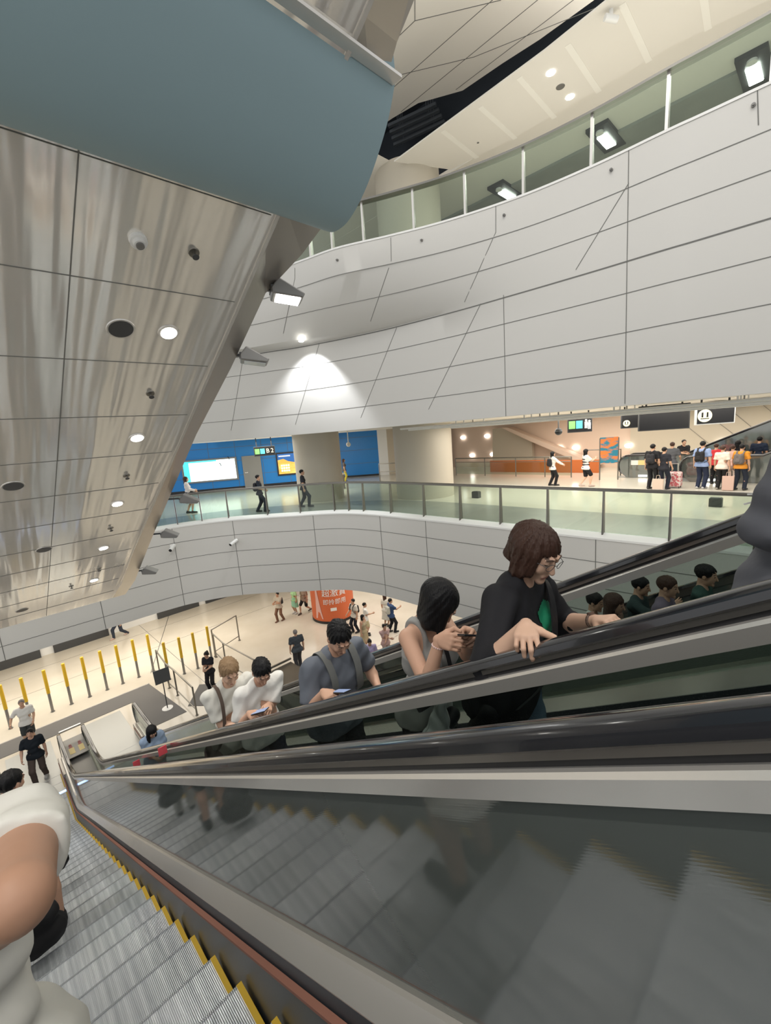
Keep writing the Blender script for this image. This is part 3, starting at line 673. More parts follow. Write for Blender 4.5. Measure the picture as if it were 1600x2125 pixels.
for k, x in enumerate((.90, 1.13)):
    b = MB(); b.box((x-.065, YE-.72, LF+.72), (x+.065, YE-.38, LF+.725), 0); b.box((x-.04, YE-.38, LF+.72), (x+.04, YE-.24, LF+.725), 1); b.cyl((x, YE-.19, LF+.722), (x, YE-.19, LF+.727), .035, n=12, m=1)
    tag(obj('warning_label', b, ['cream', 'red'], e), 'cream warning label with a red head')
# second bank of escalators further right, lower down the slope
def simple_escalator(label, cx, yend, dy, y0):
    e = empty('escalator', (cx, yend-.5, LF), label, 'escalator', 'escalators down to the lower concourse')
    for sgn in (-1, 1):
        A = lambda sec, href, mt, nm, hl: [sweep(b_ := MB(), cx, sgn, sec, href, y0, yend, dy, hl=hl), obj(nm, b_, [mt], e)][1]
        A([(.668, 1.172), (.68, 1.21), (.74, 1.21), (.752, 1.172)], 1.19, 'rubber', 'handrail', 1.05)
        A([(.68, 1.06), (.68, 1.17), (.74, 1.17), (.74, 1.06)], 1.1, 'steel_dark', 'rail_guide', .96)
        A([(.69, .36), (.69, 1.06), (.72, 1.06), (.72, .36)], .72, 'panel_dark', 'glass_panel', .62)
        A([(.57, -.3), (.57, .36), (.80, .36), (.80, -.3)], .1, 'steel_dark', 'deck', .10)
        b_ = MB(); newel(b_, cx, sgn, .668, .752, yend, LF+1.06, LF+.2); obj('newel_rail', b_, ['rubber'], e, smooth=True)
        b_ = MB(); b_.box((cx+sgn*.71-.04, yend-.9, LF), (cx+sgn*.71+.04, yend+.1, LF+1.0)); obj('newel_plate', b_, ['panel_dark'], e)
    steps(e, cx, y0+.2, int((yend-1.5-y0)/.4), dy)
    return e
E3 = simple_escalator('third escalator, seen through the smoked glass beyond the riders', 5.75, 13.4, -2.0, -2.0)
E4 = simple_escalator('escalator farthest right on the lower concourse, behind the riders', 9.35, 12.7, -2.6, 4.5)
b = MB(); b.box((6.5, 12.0, LF), (7.6, 13.65, LF+.9), 0); b.bar((6.45, 13.7, LF+1.02), (7.65, 13.7, LF+1.02), .06, .06, 1); b.box((6.5, 12.0, LF+.9), (7.6, 13.65, LF+.93), 1)
tag(obj('escalator_end_box', b, ['bollard_g', 'steel_post']), 'long brown grey end box beside the third escalator landing', 'box')
# pink stickers on the handrail panels near the bottom
for k, (px, py, x) in enumerate([(348, 1553, 1.262), (292, 1581, 1.262)]):
    p = at_x(px, py, x) - Vector((.01, 0, 0)); b = MB(); b.box((p.x-.10, p.y-.004, p.z-.05), (p.x, p.y+.004, p.z+.06)); 
    tag(obj('pink_notice', b, ['pink_tag']), ('pink notice on the up escalator panel, the higher one', 'pink notice on the up escalator panel, the lower one')[k], 'notice', 'pink notices')

# ------------------------------------------------------------------ fittings and furniture
# lower landing: dark mat, bollards, railings, sign
b = MB(); z = LF + .006
b.prism([(-6, 17.55, z), (3.05, 17.45, z), (3.05, 15.25, z), (4.2, 15.2, z), (3.88, 18.35, z), (-6, 18.5, z)], (0, 0, .006))
tag(obj('floor_mat', b, ['mat']), 'dark grey L-shaped floor mat around the escalator landing', 'mat')
b = MB(); b.bar((-6, 18.52, LF+.006), (3.9, 18.38, LF+.006), .05, .012); struct('trim_7', b, ['steel'], label='steel strip along the far edge of the floor mat')
b = MB(); z = LF + .006; b.prism([(4.35, 15.5, z), (5.6, 14.1, z), (6.5, 15.3, z), (5.2, 16.6, z)], (0, 0, .006))
tag(obj('floor_mat', b, ['mat']), 'small dark square mat beside the railing on the lower floor', 'mat')
def bollard(x, y, label, h=1.65):
    e = empty('bollard', (x, y, LF), label, 'bollard', 'yellow bollards on the lower floor')
    b = MB(); b.cyl((x, y, LF), (x, y, LF+h*.46), .045, n=14); b.cyl((x, y, LF), (x, y, LF+.015), .07, n=14); obj('post', b, ['bollard_g'], e, smooth=True)
    b = MB(); b.cyl((x, y, LF+h*.45), (x, y, LF+h), .055, n=14); b.cyl((x, y, LF+h), (x, y, LF+h+.012), .055, .035, n=14); obj('sleeve', b, ['bollard_y'], e, smooth=True)
od = 'first second third fourth fifth sixth seventh eighth ninth tenth eleventh twelfth'.split()
bx = [(20, 1500), (62, 1487), (108, 1472), (147, 1457), (184, 1441), (220, 1427), (252, 1414), (285, 1401), (316, 1390), (352, 1410), (383, 1398), (411, 1387), (440, 1372)]
for k, (px, py) in enumerate(bx[:9]):
    p = at_z(px, py, LF); bollard(p.x, 19.27, 'yellow and grey bollard, %s from the left in the long row on the lower floor' % od[k])
for k, (px, py) in enumerate(bx[9:]):
    p = at_z(px, py, LF); bollard(p.x, p.y, 'yellow and grey bollard, %s from the left of the four beyond the black sign' % od[k], 1.6)
def railing(label, posts, h=1.05, mid=True, loop=False):
    e = empty('railing', (posts[0][0], posts[0][1], LF), label, 'railing', 'steel railings on the lower floor')
    for (x, y) in posts:
        b = MB(); b.cyl((x, y, LF), (x, y, LF+h), .03, n=10); b.cyl((x, y, LF), (x, y, LF+.02), .06, n=12); obj('post', b, ['steel_post'], e, smooth=True)
    b = MB(); b.tube([(x, y, LF+h) for x, y in posts], .028, 10); obj('top_rail', b, ['steel_post'], e, smooth=True)
    if mid: b = MB(); b.tube([(x, y, LF+.22) for x, y in posts], .02, 8); obj('lower_rail', b, ['steel_post'], e, smooth=True)
P2 = lambda px, py: tuple(at_z(px, py, LF)[:2])
railing('steel railing slanting down behind the black sign on the lower floor', [P2(332, 1398), P2(352, 1428), P2(369, 1443), P2(409, 1484)])
railing('square steel railing loop behind the blond rider', [P2(447, 1362), P2(497, 1329)], 1.25)
railing('steel railing from the loop towards the riders', [P2(449, 1364), P2(470, 1385), P2(535, 1425)], 1.1)
p = at_z(348, 1470, LF); e = empty('sign_stand', p, 'black square sign on a thin pole with round base by the landing', 'sign')
b = MB(); b.cyl(p, p + Vector((0, 0, .025)), .19, .18, 24); obj('base', b, ['sill'], e, smooth=True)
b = MB(); b.cyl(p + Vector((0, 0, .02)), p + Vector((0, 0, 1.1)), .018, n=10); obj('pole', b, ['darkgrey'], e, smooth=True)
b = MB(); b.obox(p + Vector((0, -.02, 1.28)), (.25, -.02, 0), (.001, .012, 0), (0, .04, .24)); obj('board', b, ['darkgrey'], e, bevel=.004)
# orange advert wrapped round the lower column, with its white lettering
e = empty('column_advert', (CA[0], CA[1], LF+.12), 'orange advert with white lettering wrapped round the lower column', 'advert')
R = 1.085
b = MB(); rows = []
for z in (LF+.13, -5.75):
    rows.append([Vector((CA[0]+R*math.cos(a), CA[1]+R*math.sin(a), z)) for a in [math.radians(-265 + k*6) for k in range(45)]])
b.loft(rows, 0); obj('wrap', b, ['orange'], e, smooth='all', fixn=False)
a0 = math.atan2(-CA[1], -CA[0]) + .10
def bend(mb, zc, off=0.):
    mb.v = [(CA[0]+(R+.012+v[2])*math.cos(a0+off+v[0]/R), CA[1]+(R+.012+v[2])*math.sin(a0+off+v[0]/R), zc+v[1]) for v in mb.v]; return mb
for txt, size, zc, nm in (('超激賞', .42, -7.52, 'headline'), ('即拎即用', .30, -7.98, 'second_line')):
    t = text_mesh(txt, size, extrude=.003); obj(nm, bend(t, zc), ['white'], e)
b = MB(); b.box((-.24, -.08, 0), (.06, .08, .004)); obj('logo_strip', bend(b, -8.35), ['white'], e)
b = MB(); rows = []                                               # pale sweep along the left edge
for k in range(14):
    f = k/13; zc = -6.1 - f*2.75; w = .04 + .42*f**2.2; c = -1.12 + .10*math.sin(f*3)
    rows.append([Vector((c, zc, .002)), Vector((c+w, zc, .002))])
b.loft(rows, 0); obj('pale_sweep', bend(b, 0), [mat('pale_pink_sweep', (.75, .45, .40), .5)], e)
b = MB(); b.cyl((CA[0], CA[1], LF), (CA[0], CA[1], LF+.13), 1.10, n=48); obj('base_band', b, ['black'], e, smooth=True)

# blue wall of the mezzanine: screens, door, signs
def on_wall(px, py, off=.03):
    """viewed point on the long blue wall"""
    r = ray(px, py); p0 = Vector((*BW0, 0)); t = (p0.dot(nB))/(r.dot(nB)); return r*t + nB*off
def wall_box(mb, p, q, th, m=0):
    """box on the blue wall between lower-left p and upper-right q"""
    w = (q-p); u = dB*w.dot(dB); v = Vector((0, 0, w.z)); mb.prism([p, p+u, p+u+v, p+v], nB*th, m)
e = empty('light_box', on_wall(438, 1000), 'large lit white advertising screen on the blue wall', 'screen')
p, q = on_wall(386, 1001), on_wall(487, 951)
b = MB(); wall_box(b, p - dB*.12 - Vector((0, 0, .1)), q + dB*.12 + Vector((0, 0, .1)), .06); obj('frame', b, ['bollard_g'], e)
b = MB(); wall_box(b, p + nB*.061, q + nB*.061, .006); obj('display', b, ['screen'], e)
b = MB(); wall_box(b, p + nB*.068, Vector((p.x, p.y, q.z)) + dB*.35 + nB*.068, .002); wall_box(b, p + nB*.068 + Vector((0, 0, (q.z-p.z)*.93)), Vector((p.x, p.y, q.z)) + dB*2.1 + nB*.068, .002); obj('cyan_edge', b, ['screen_cyan'], e)
b = MB()
for (px, py) in ((456, 966), (473, 953)):
    c = on_wall(px, py, .105); b.tube([c + dB*.10*math.cos(a) + Vector((0, 0, .16*math.sin(a))) for a in [math.radians(-10+k*12) for k in range(9)]], .022, 6)
obj('dark_mark', b, ['black'], e)
e = empty('light_box', on_wall(598, 985), 'lit orange and blue poster box on the blue wall beside the beige column', 'screen')
p, q = on_wall(580, 984), on_wall(622, 939)
b = MB(); wall_box(b, p - dB*.1 - Vector((0, 0, .1)), q + dB*.1 + Vector((0, 0, .1)), .06); obj('frame', b, ['black'], e)
b = MB(); wall_box(b, p + nB*.061, q + nB*.061, .006); obj('display', b, ['poster_blue'], e)
b = MB(); a = p + nB*.069; w = dB*(q-p).dot(dB); hgt = Vector((0, 0, q.z-p.z))
b.prism([a, a+w, a+w+hgt*.72, a+w*.72+hgt*.55, a+w*.45+hgt*.62, a+w*.25+hgt*.75, a+hgt*.70], nB*.002); obj('orange_art', b, ['poster'], e)
b = MB()
for k in range(8): c = a + w*(.06+.065*k) + hgt*.86; b.prism([c, c+w*.045, c+w*.045+hgt*.06, c+hgt*.06], nB*.004)
for r_ in range(3):
    for k in range(4): c = a + w*(.12+.10*k) + hgt*(.12+.13*r_); b.prism([c, c+w*.07, c+w*.07+hgt*.08, c+hgt*.08], nB*.004)
obj('caption', b, ['sign_white'], e)
e = empty('door_1', on_wall(522, 1012), 'grey service door in the blue wall between the two screens', 'door'); e['kind'] = 'structure'; del e['category']; 
p, q = on_wall(510, 1013), on_wall(540, 944)
b = MB(); wall_box(b, p, q, .05); obj('leaf', b, ['door'], e)
b = MB(); wall_box(b, p + dB*.1 + nB*.05 + Vector((0, 0, 1.0)), p + dB*.3 + nB*.05 + Vector((0, 0, 1.06)), .05); obj('handle', b, ['steel'], e)
# hanging signs
def hang_sign(px, py, x, w, h, label, deco, yaw, drop=.5, white_frame=False, cat='sign', name='hanging_sign'):
    c = at_x(px, py, x); e = empty(name, c + Vector((0, 0, -h/2)), label, cat, 'hanging signs of the mezzanine')
    u = Vector((math.sin(yaw), -math.cos(yaw), 0)); n = Vector((-math.cos(yaw), -math.sin(yaw), 0)); v = Vector((0, 0, 1))
    b = MB(); b.obox(c, u*w/2, n*.06, v*h/2); obj('case', b, ['sill' if white_frame else 'darkgrey'], e, bevel=.01)
    b = MB(); b.obox(c + n*.062, u*(w/2-.03), n*.004, v*(h/2-.03)); obj('face', b, ['black'], e)
    b = MB()
    for s in (-.35, .35): b.cyl(c + u*w*s + v*h/2, Vector(((c + u*w*s).x, (c + u*w*s).y, .27)), .025, n=8)
    obj('hanger', b, ['darkgrey'], e, smooth=True)
    F = lambda a, bb: c + u*a + v*bb + n*.068
    for d in deco:
        b = MB()
        if d[0] == 'sq': b.obox(F(d[1], d[2]), u*d[3]/2, n*.003, v*d[4]/2); obj('colour_square', b, [d[5]], e)
        elif d[0] == 'txt': t = text_mesh(d[3], d[4], extrude=.003); place_text(t, F(d[1], d[2]), u, v); obj('lettering', t, [d[5]], e)
        elif d[0] == 'lift':
            b.cyl(F(d[1], d[2]), F(d[1], d[2]) + n*.004, d[3], n=28); obj('round_symbol', b, ['sign_yellow'], e)
            b = MB(); s = d[3]
            b.obox(F(d[1]-s*.35, d[2]+s*.15) + n*.005, u*s*.13, n*.003, v*s*.4); b.obox(F(d[1]+s*.35, d[2]+s*.15) + n*.005, u*s*.13, n*.003, v*s*.4); b.obox(F(d[1], d[2]-s*.45) + n*.005, u*s*.6, n*.003, v*s*.07); obj('pictogram', b, ['black'], e)
        elif d[0] == 'man':
            b.cyl(F(d[1], d[2]+.10), F(d[1], d[2]+.10)+n*.004, .035, n=14); b.obox(F(d[1], d[2]), u*.045, n*.003, v*.055); b.obox(F(d[1]-.025, d[2]-.11), u*.016, n*.003, v*.055); b.obox(F(d[1]+.025, d[2]-.11), u*.016, n*.003, v*.055); obj('pictogram', b, ['sign_white'], e)
    return e
hang_sign(1203, 881, 15.5, .78, .52, 'hanging sign with green and cyan squares, left of the lift signs', [('sq', -.24, 0, .2, .26, 'sign_green'), ('sq', -.01, 0, .2, .26, 'sign_cyan'), ('man', .2, .03), ('man', .3, .0)], .35)
hang_sign(1314, 873, 15.8, .72, .46, 'small hanging lift sign with a cream round symbol, left of the blank screen', [('lift', -.2, -.07, .10)], .45)
hang_sign(1377, 866, 15.2, 1.32, .74, 'large blank black hanging screen over the mezzanine', [('sq', .30, .29, .35, .04, 'sign_green')], .45, cat='screen', name='hanging_screen')
hang_sign(1483, 859, 15.0, .92, .55, 'white framed hanging lift sign, rightmost over the queue', [('lift', -.25, -.03, .17)], .5, white_frame=True)
hang_sign(549, 936, 11.3, 1.05, .48, 'hanging sign with green and blue squares before the blue wall', [('sq', -.36, 0, .22, .26, 'sign_green'), ('sq', -.1, 0, .22, .26, 'sign_cyan'), ('txt', .16, 0, 'B', .3, 'sign_yellow'), ('txt', .38, 0, '2', .3, 'sign_yellow')], 1.05)
# hanging camera and small lamp
def dome_cam(px, py, x, label, m1='sill', m2='darkgrey'):
    c = at_x(px, py, x); e = empty('hanging_camera', c, label, 'camera', 'hanging dome cameras')
    b = MB(); b.cyl(c, Vector((c.x, c.y, .27)), .025, n=8); obj('rod', b, [m1], e, smooth=True)
    b = MB(); b.cyl(c + Vector((0, 0, .04)), c, .06, .13, 16); b.sphere(c + Vector((0, 0, -.01)), .12, 14, 1); obj('dome', b, [m1, m2], e, smooth=True)
dome_cam(1159, 895, 14.2, 'grey dome camera hanging on a rod above the two walkers', 'bollard_g', 'darkgrey')
dome_cam(723, 922, 14.5, 'white dome camera hanging on a rod before the blue wall', 'sill', 'sill')
# bullet cameras on the mezzanine fascia
for (px, py, lb) in ((368, 1139, 'white bullet camera on the mezzanine wall, the left one'), (502, 1127, 'white bullet camera on the mezzanine wall, the right one')):
    i = min(range(len(EDGE)), key=lambda k: abs(ray(px-12, py).cross(Vector((EDGE[k].x, EDGE[k].y, 0))).z)/EDGE[k].length)
    r_ = ray(px-12, py-6); t_ = math.hypot(EDGE[i].x, EDGE[i].y)/math.hypot(r_.x, r_.y); c = r_*t_*.997; n = EN[min(i, len(EN)-1)]; tt = Vector((n.y, -n.x, 0))
    e = empty('bullet_camera', c, lb, 'camera', 'bullet cameras on the mezzanine wall')
    b = MB(); b.cyl(c, c + n*.05, .07, n=16); b.cyl(c + n*.05, c + n*.22, .025, n=10); obj('bracket', b, ['sill'], e, smooth=True)
    d = (tt*.6 + n*.8 + Vector((0, 0, -.35))).normalized(); s0 = c + n*.22
    b = MB(); b.cyl(s0 - d*.12, s0 + d*.22, .065, n=16); obj('housing', b, ['sill'], e, smooth=True)
    b = MB(); b.cyl(s0 + d*.22, s0 + d*.235, .055, n=16); obj('lens', b, ['black'], e, smooth=True)
# framed poster stand and railing by the far escalators, small boxes on the mezzanine floor
c = at_z(1263, 995, MF); c = Vector((21.6, c.y*21.6/c.x, MF)); e = empty('poster_stand', c, 'upright poster stand with orange and blue art beside the escalator', 'poster')
u = Vector((.35, -.94, 0)); n = Vector((-.94, -.35, 0))
b = MB(); 
for s in (-.38, .38): b.cyl(c + u*s, c + u*s + Vector((0, 0, 1.95)), .03, n=8)
obj('frame', b, ['steel_post'], e)
b = MB(); b.obox(c + Vector((0, 0, 1.38)), u*.38, n*.02, Vector((0, 0, .60))); obj('sheet', b, ['poster_art'], e)
for (px, py, lb) in ((989, 1025, 'small black floor box on the mezzanine, near the column'), (1485, 1043, 'small black floor box on the mezzanine, at the right')):
    c = at_z(px, py+8, MF); b = MB(); b.box((c.x-.12, c.y-.16, MF), (c.x+.1, c.y+.16, MF+.26)); b.box((c.x-.1, c.y-.14, MF+.26), (c.x+.08, c.y+.14, MF+.28)); tag(obj('floor_box', b, ['darkgrey'], bevel=.01), lb, 'box', 'floor boxes on the mezzanine')
def glass_rail(label, pts, h=1.05):
    e = empty('glass_railing', pts[0], label, 'railing', 'far railings of the mezzanine'); pts = [Vector(p) for p in pts]
    b = MB(); b.tube([p + Vector((0, 0, h)) for p in pts], .035, 8); b.tube([p + Vector((0, 0, h*.78)) for p in pts], .02, 8); obj('rails', b, ['steel_post'], e, smooth=True)
    for a, c in zip(pts[:-1], pts[1:]):
        d = (c-a); n = d.cross(Vector((0, 0, 1))).normalized()
        b = MB(); b.prism([a + d*.02 + Vector((0, 0, .1)), a + d*.98 + Vector((0, 0, .1)), a + d*.98 + Vector((0, 0, h*.75)), a + d*.02 + Vector((0, 0, h*.75))], n*.012); obj('glass_pane', b, ['glass'], e)
    for p in pts: b = MB(); b.cyl(p, p + Vector((0, 0, h)), .03, n=8); obj('post', b, ['steel_post'], e, smooth=True)
glass_rail('glass railing in front of the orange ramp at the back of the mezzanine', [(22.2, 16.4, MF), (22.2, 14.3, MF), (22.2, 12.3, MF), (22.2, 10.6, MF), (22.2, 9.2, MF)])
def tube_rail(label, pts, h):
    e = empty('tube_railing', pts[0], label, 'railing', 'far railings of the mezzanine'); pts = [Vector(p) for p in pts]
    b = MB(); b.tube([pts[0]] + [p + Vector((0, 0, h)) for p in pts] + [pts[-1]], .035, 8); obj('top_rail', b, ['steel_post'], e, smooth=True)
    b = MB(); b.tube([p + Vector((0, 0, h*.55)) for p in pts], .025, 8); obj('mid_rail', b, ['steel_post'], e, smooth=True)
tube_rail('steel tube railing behind the striped walker', [(23.2, 8.9, MF), (23.2, 7.2, MF)], 1.3)
tube_rail('steel tube barrier at the foot of the blue wall, left of the wide column', [(18.6, 19.6, MF), (19.2, 18.2, MF)], 1.1)
c = Vector((15.4, 19.6, MF)); e = empty('waste_bin', c, 'steel waste bin beside the left beige column', 'bin'); b = MB(); b.box(c + Vector((-.2, -.25, 0)), c + Vector((.2, .25, .8))); obj('body', b, ['steel_post'], e, bevel=.02)
b = MB(); b.box(c + Vector((-.22, -.27, .8)), c + Vector((.22, .27, .9))); obj('lid', b, ['steel'], e, bevel=.01)
# wall lamps glowing on the far walls
for k, (px, py, x) in enumerate([(1161, 930, 26.9), (1194, 929, 26.9), (1304, 925, 26.7), (1498, 919, 26.7), (960, 908, 26.9), (1010, 905, 26.9), (979, 945, 26.9), (1022, 943, 26.9)]):
    c = at_x(px, py, x); b = MB(); b.sphere(c, .16, 12, 0, (.35, 1.3, .8)); 
    tag(obj('wall_lamp', b, ['lamp_soft'], smooth=True), ['oval lit lamp on the pink wall above the first walker, left of a pair', 'oval lit lamp on the pink wall, right of the pair', 'oval lit lamp beside the corner of the pink wall', 'oval lit lamp above the queue at the far escalators', 'lit lamp high on the far wall next to the wide column', 'lit lamp high on the far wall beside the stairs', 'lower lit lamp next to the wide column', 'lower lit lamp beside the stairs'][k], 'lamp', 'lit lamps of the far walls')
# escalators at the back of the mezzanine
def back_escalator(label, x0, x1, y0):
    e = empty('escalator', ((x0+x1)/2, y0, MF), label, 'escalator', 'escalators at the back of the mezzanine')
    prof = lambda x: [Vector((x, y0 - .2 + .42*math.cos(a), MF + .56 + .48*math.sin(a))) for a in [math.radians(-50 + 14*k) for k in range(11)]] + [ Vector((x, y0-2.4, MF+1.06)), Vector((x, y0-6.5, MF+2.9)), Vector((x, y0-6.5, MF+1.8)), Vector((x, y0-2.5, MF)), Vector((x, y0-.15, MF))]
    for x in (x0, x1):
        b = MB(); b.prism(prof(x), (.05, 0, 0)); obj('side_panel', b, ['panel_dark'], e)
        b = MB(); b.tube([v + Vector((.025, 0, 0)) for v in prof(x)[:13]], .05, 8); obj('handrail', b, ['rubber'], e, smooth=True)
    b = MB(); b.box((x0+.06, y0-1.8, MF), (x1-.01, y0+.3, MF+.03)); obj('floor_plate', b, ['plate'], e)
    for k in range(9): b = MB(); b.box((x0+.06, y0-2.2-.4*k, MF), (x1-.01, y0-1.8-.4*k, MF+.06+.2*k)); obj('step', b, ['tread'], e)
    b = MB(); b.box((x0-.012, y0-.62, MF+.60), (x0, y0-.32, MF+.82), 0); b.box((x0-.012, y0-.92, MF+.60), (x0, y0-.62, MF+.82), 1); obj('notice', b, ['white', 'cream'], e)
    b = MB(); b.box((x0-.03, y0-1.0, MF+.06), (x0-.005, y0-.65, MF+.14)); obj('comb_light', b, ['lamp_soft'], e)
back_escalator('left escalator at the back of the mezzanine with a yellow notice', 22.5, 23.6, 6.85)
back_escalator('right escalator at the back of the mezzanine behind the queue', 21.5, 22.5, 4.15)
# upper floor seen through the glass: tube lights in dark frames, downlights in the ceiling band
for k, (px, py) in enumerate([(1257, 290), (1050, 403), (1566, 150)]):
    c = at_z(px, py, 9.98); e = empty('tube_light', c, 'bright tube light in a dark frame behind the upper glass, %s' % ('middle one', 'lower left one', 'upper right one')[k], 'light', 'tube lights of the upper floor')
    b = MB(); b.box(c + Vector((-.9, -.38, .04)), c + Vector((1.0, .38, .17))); obj('frame', b, ['darkgrey'], e)
    b = MB(); b.box(c + Vector((-.35, -.16, -.02)), c + Vector((.65, .2, .04))); obj('tube', b, ['lamp'], e, bevel=.03)
    b = MB(); b.cyl((c.x-.6, c.y, c.z+.04), (c.x-.6, c.y, c.z-.03), .13, n=18); obj('detector', b, ['sill'], e, smooth=True)
for k, (px, py, lit) in enumerate([(1143, 151, 1), (1183, 201, 1), (1163, 180, 0), (992, 296, 2)]):
    c = at_z(px, py, 9.9); b = MB(); rr = .13 if lit < 2 else .04; b.cyl(c, c + Vector((0, 0, -.012)), rr, rr*.95, 20)
    o = obj('downlight' if lit == 1 else ('speaker_grille' if lit == 0 else 'sprinkler'), b, ['lamp' if lit == 1 else 'bollard_g'], smooth=True)
    tag(o, ['lit downlight in the white ceiling band, the upper one', 'lit downlight in the white ceiling band, the lower one', 'grey round speaker grille between the two ceiling downlights', 'small sprinkler dot in the white ceiling band'][k], ['light', 'light', 'speaker', 'sprinkler'][k])
# downlight under the ledge of the tall wall
h = bvh.ray_cast(Vector((0, 0, 0)), ray(628, 702).normalized())[0]
c = Vector((9.22, 13.3, 3.34)); r_ = ray(625, 707); c = r_*(3.34/r_.z) if r_.z > 0 else c
e = empty('spotlight', c, 'bright spotlight under the ledge washing the white wall', 'light')
b = MB(); b.cyl(c + Vector((0, 0, .0)), c + Vector((0, 0, -.03)), .09, n=18); obj('lens', b, ['lamp'], e, smooth=True)
l = bpy.data.lights.new('ledge_beam', 'SPOT'); l.energy = 520; l.spot_size = 1.7; l.spot_blend = .5; l.shadow_soft_size = .06; l.color = (.95, .97, 1)
lo = bpy.data.objects.new('ledge_beam', l); COL.objects.link(lo); lo.location = c + Vector((-.18, -.2, -.06)); lo.rotation_euler = Vector((.35, .3, -1)).to_track_quat('-Z', 'Y').to_euler()
# wall studs of the tall wall
for k, (px, py) in enumerate([(1047, 447), (876, 499), (1269, 353), (1564, 219), (701, 540)]):
    h = bvh.ray_cast(Vector((0, 0, 0)), ray(px, py).normalized())
    if h[0] is not None:
        c = h[0]; b = MB(); b.cyl(c, c + Vector((-.04, 0, 0)), .035, n=12); b.cyl(c + Vector((-.04, 0, 0)), c + Vector((-.07, 0, 0)), .018, n=10)
        tag(obj('wall_sensor', b, ['bollard_g'], smooth=True), 'small grey sensor below the upper glass, %s from the right' % od[[3, 1, 2, 0, 4][k] if False else {0: 2, 1: 3, 2: 1, 3: 0, 4: 4}[k]], 'sensor', 'sensors on the tall wall')
c = at_z(1268, 22, 9.88); e = empty('ceiling_camera', c, 'white camera at the edge of the ceiling band by the dark slot', 'camera')
b = MB(); b.cyl(c + Vector((0, 0, .02)), c + Vector((0, 0, -.12)), .05, n=12); obj('bracket', b, ['sill'], e, smooth=True)
b = MB(); b.cyl(c + Vector((-.12, .1, -.14)), c + Vector((.14, -.1, -.18)), .08, n=14); obj('housing', b, ['sill'], e, smooth=True)

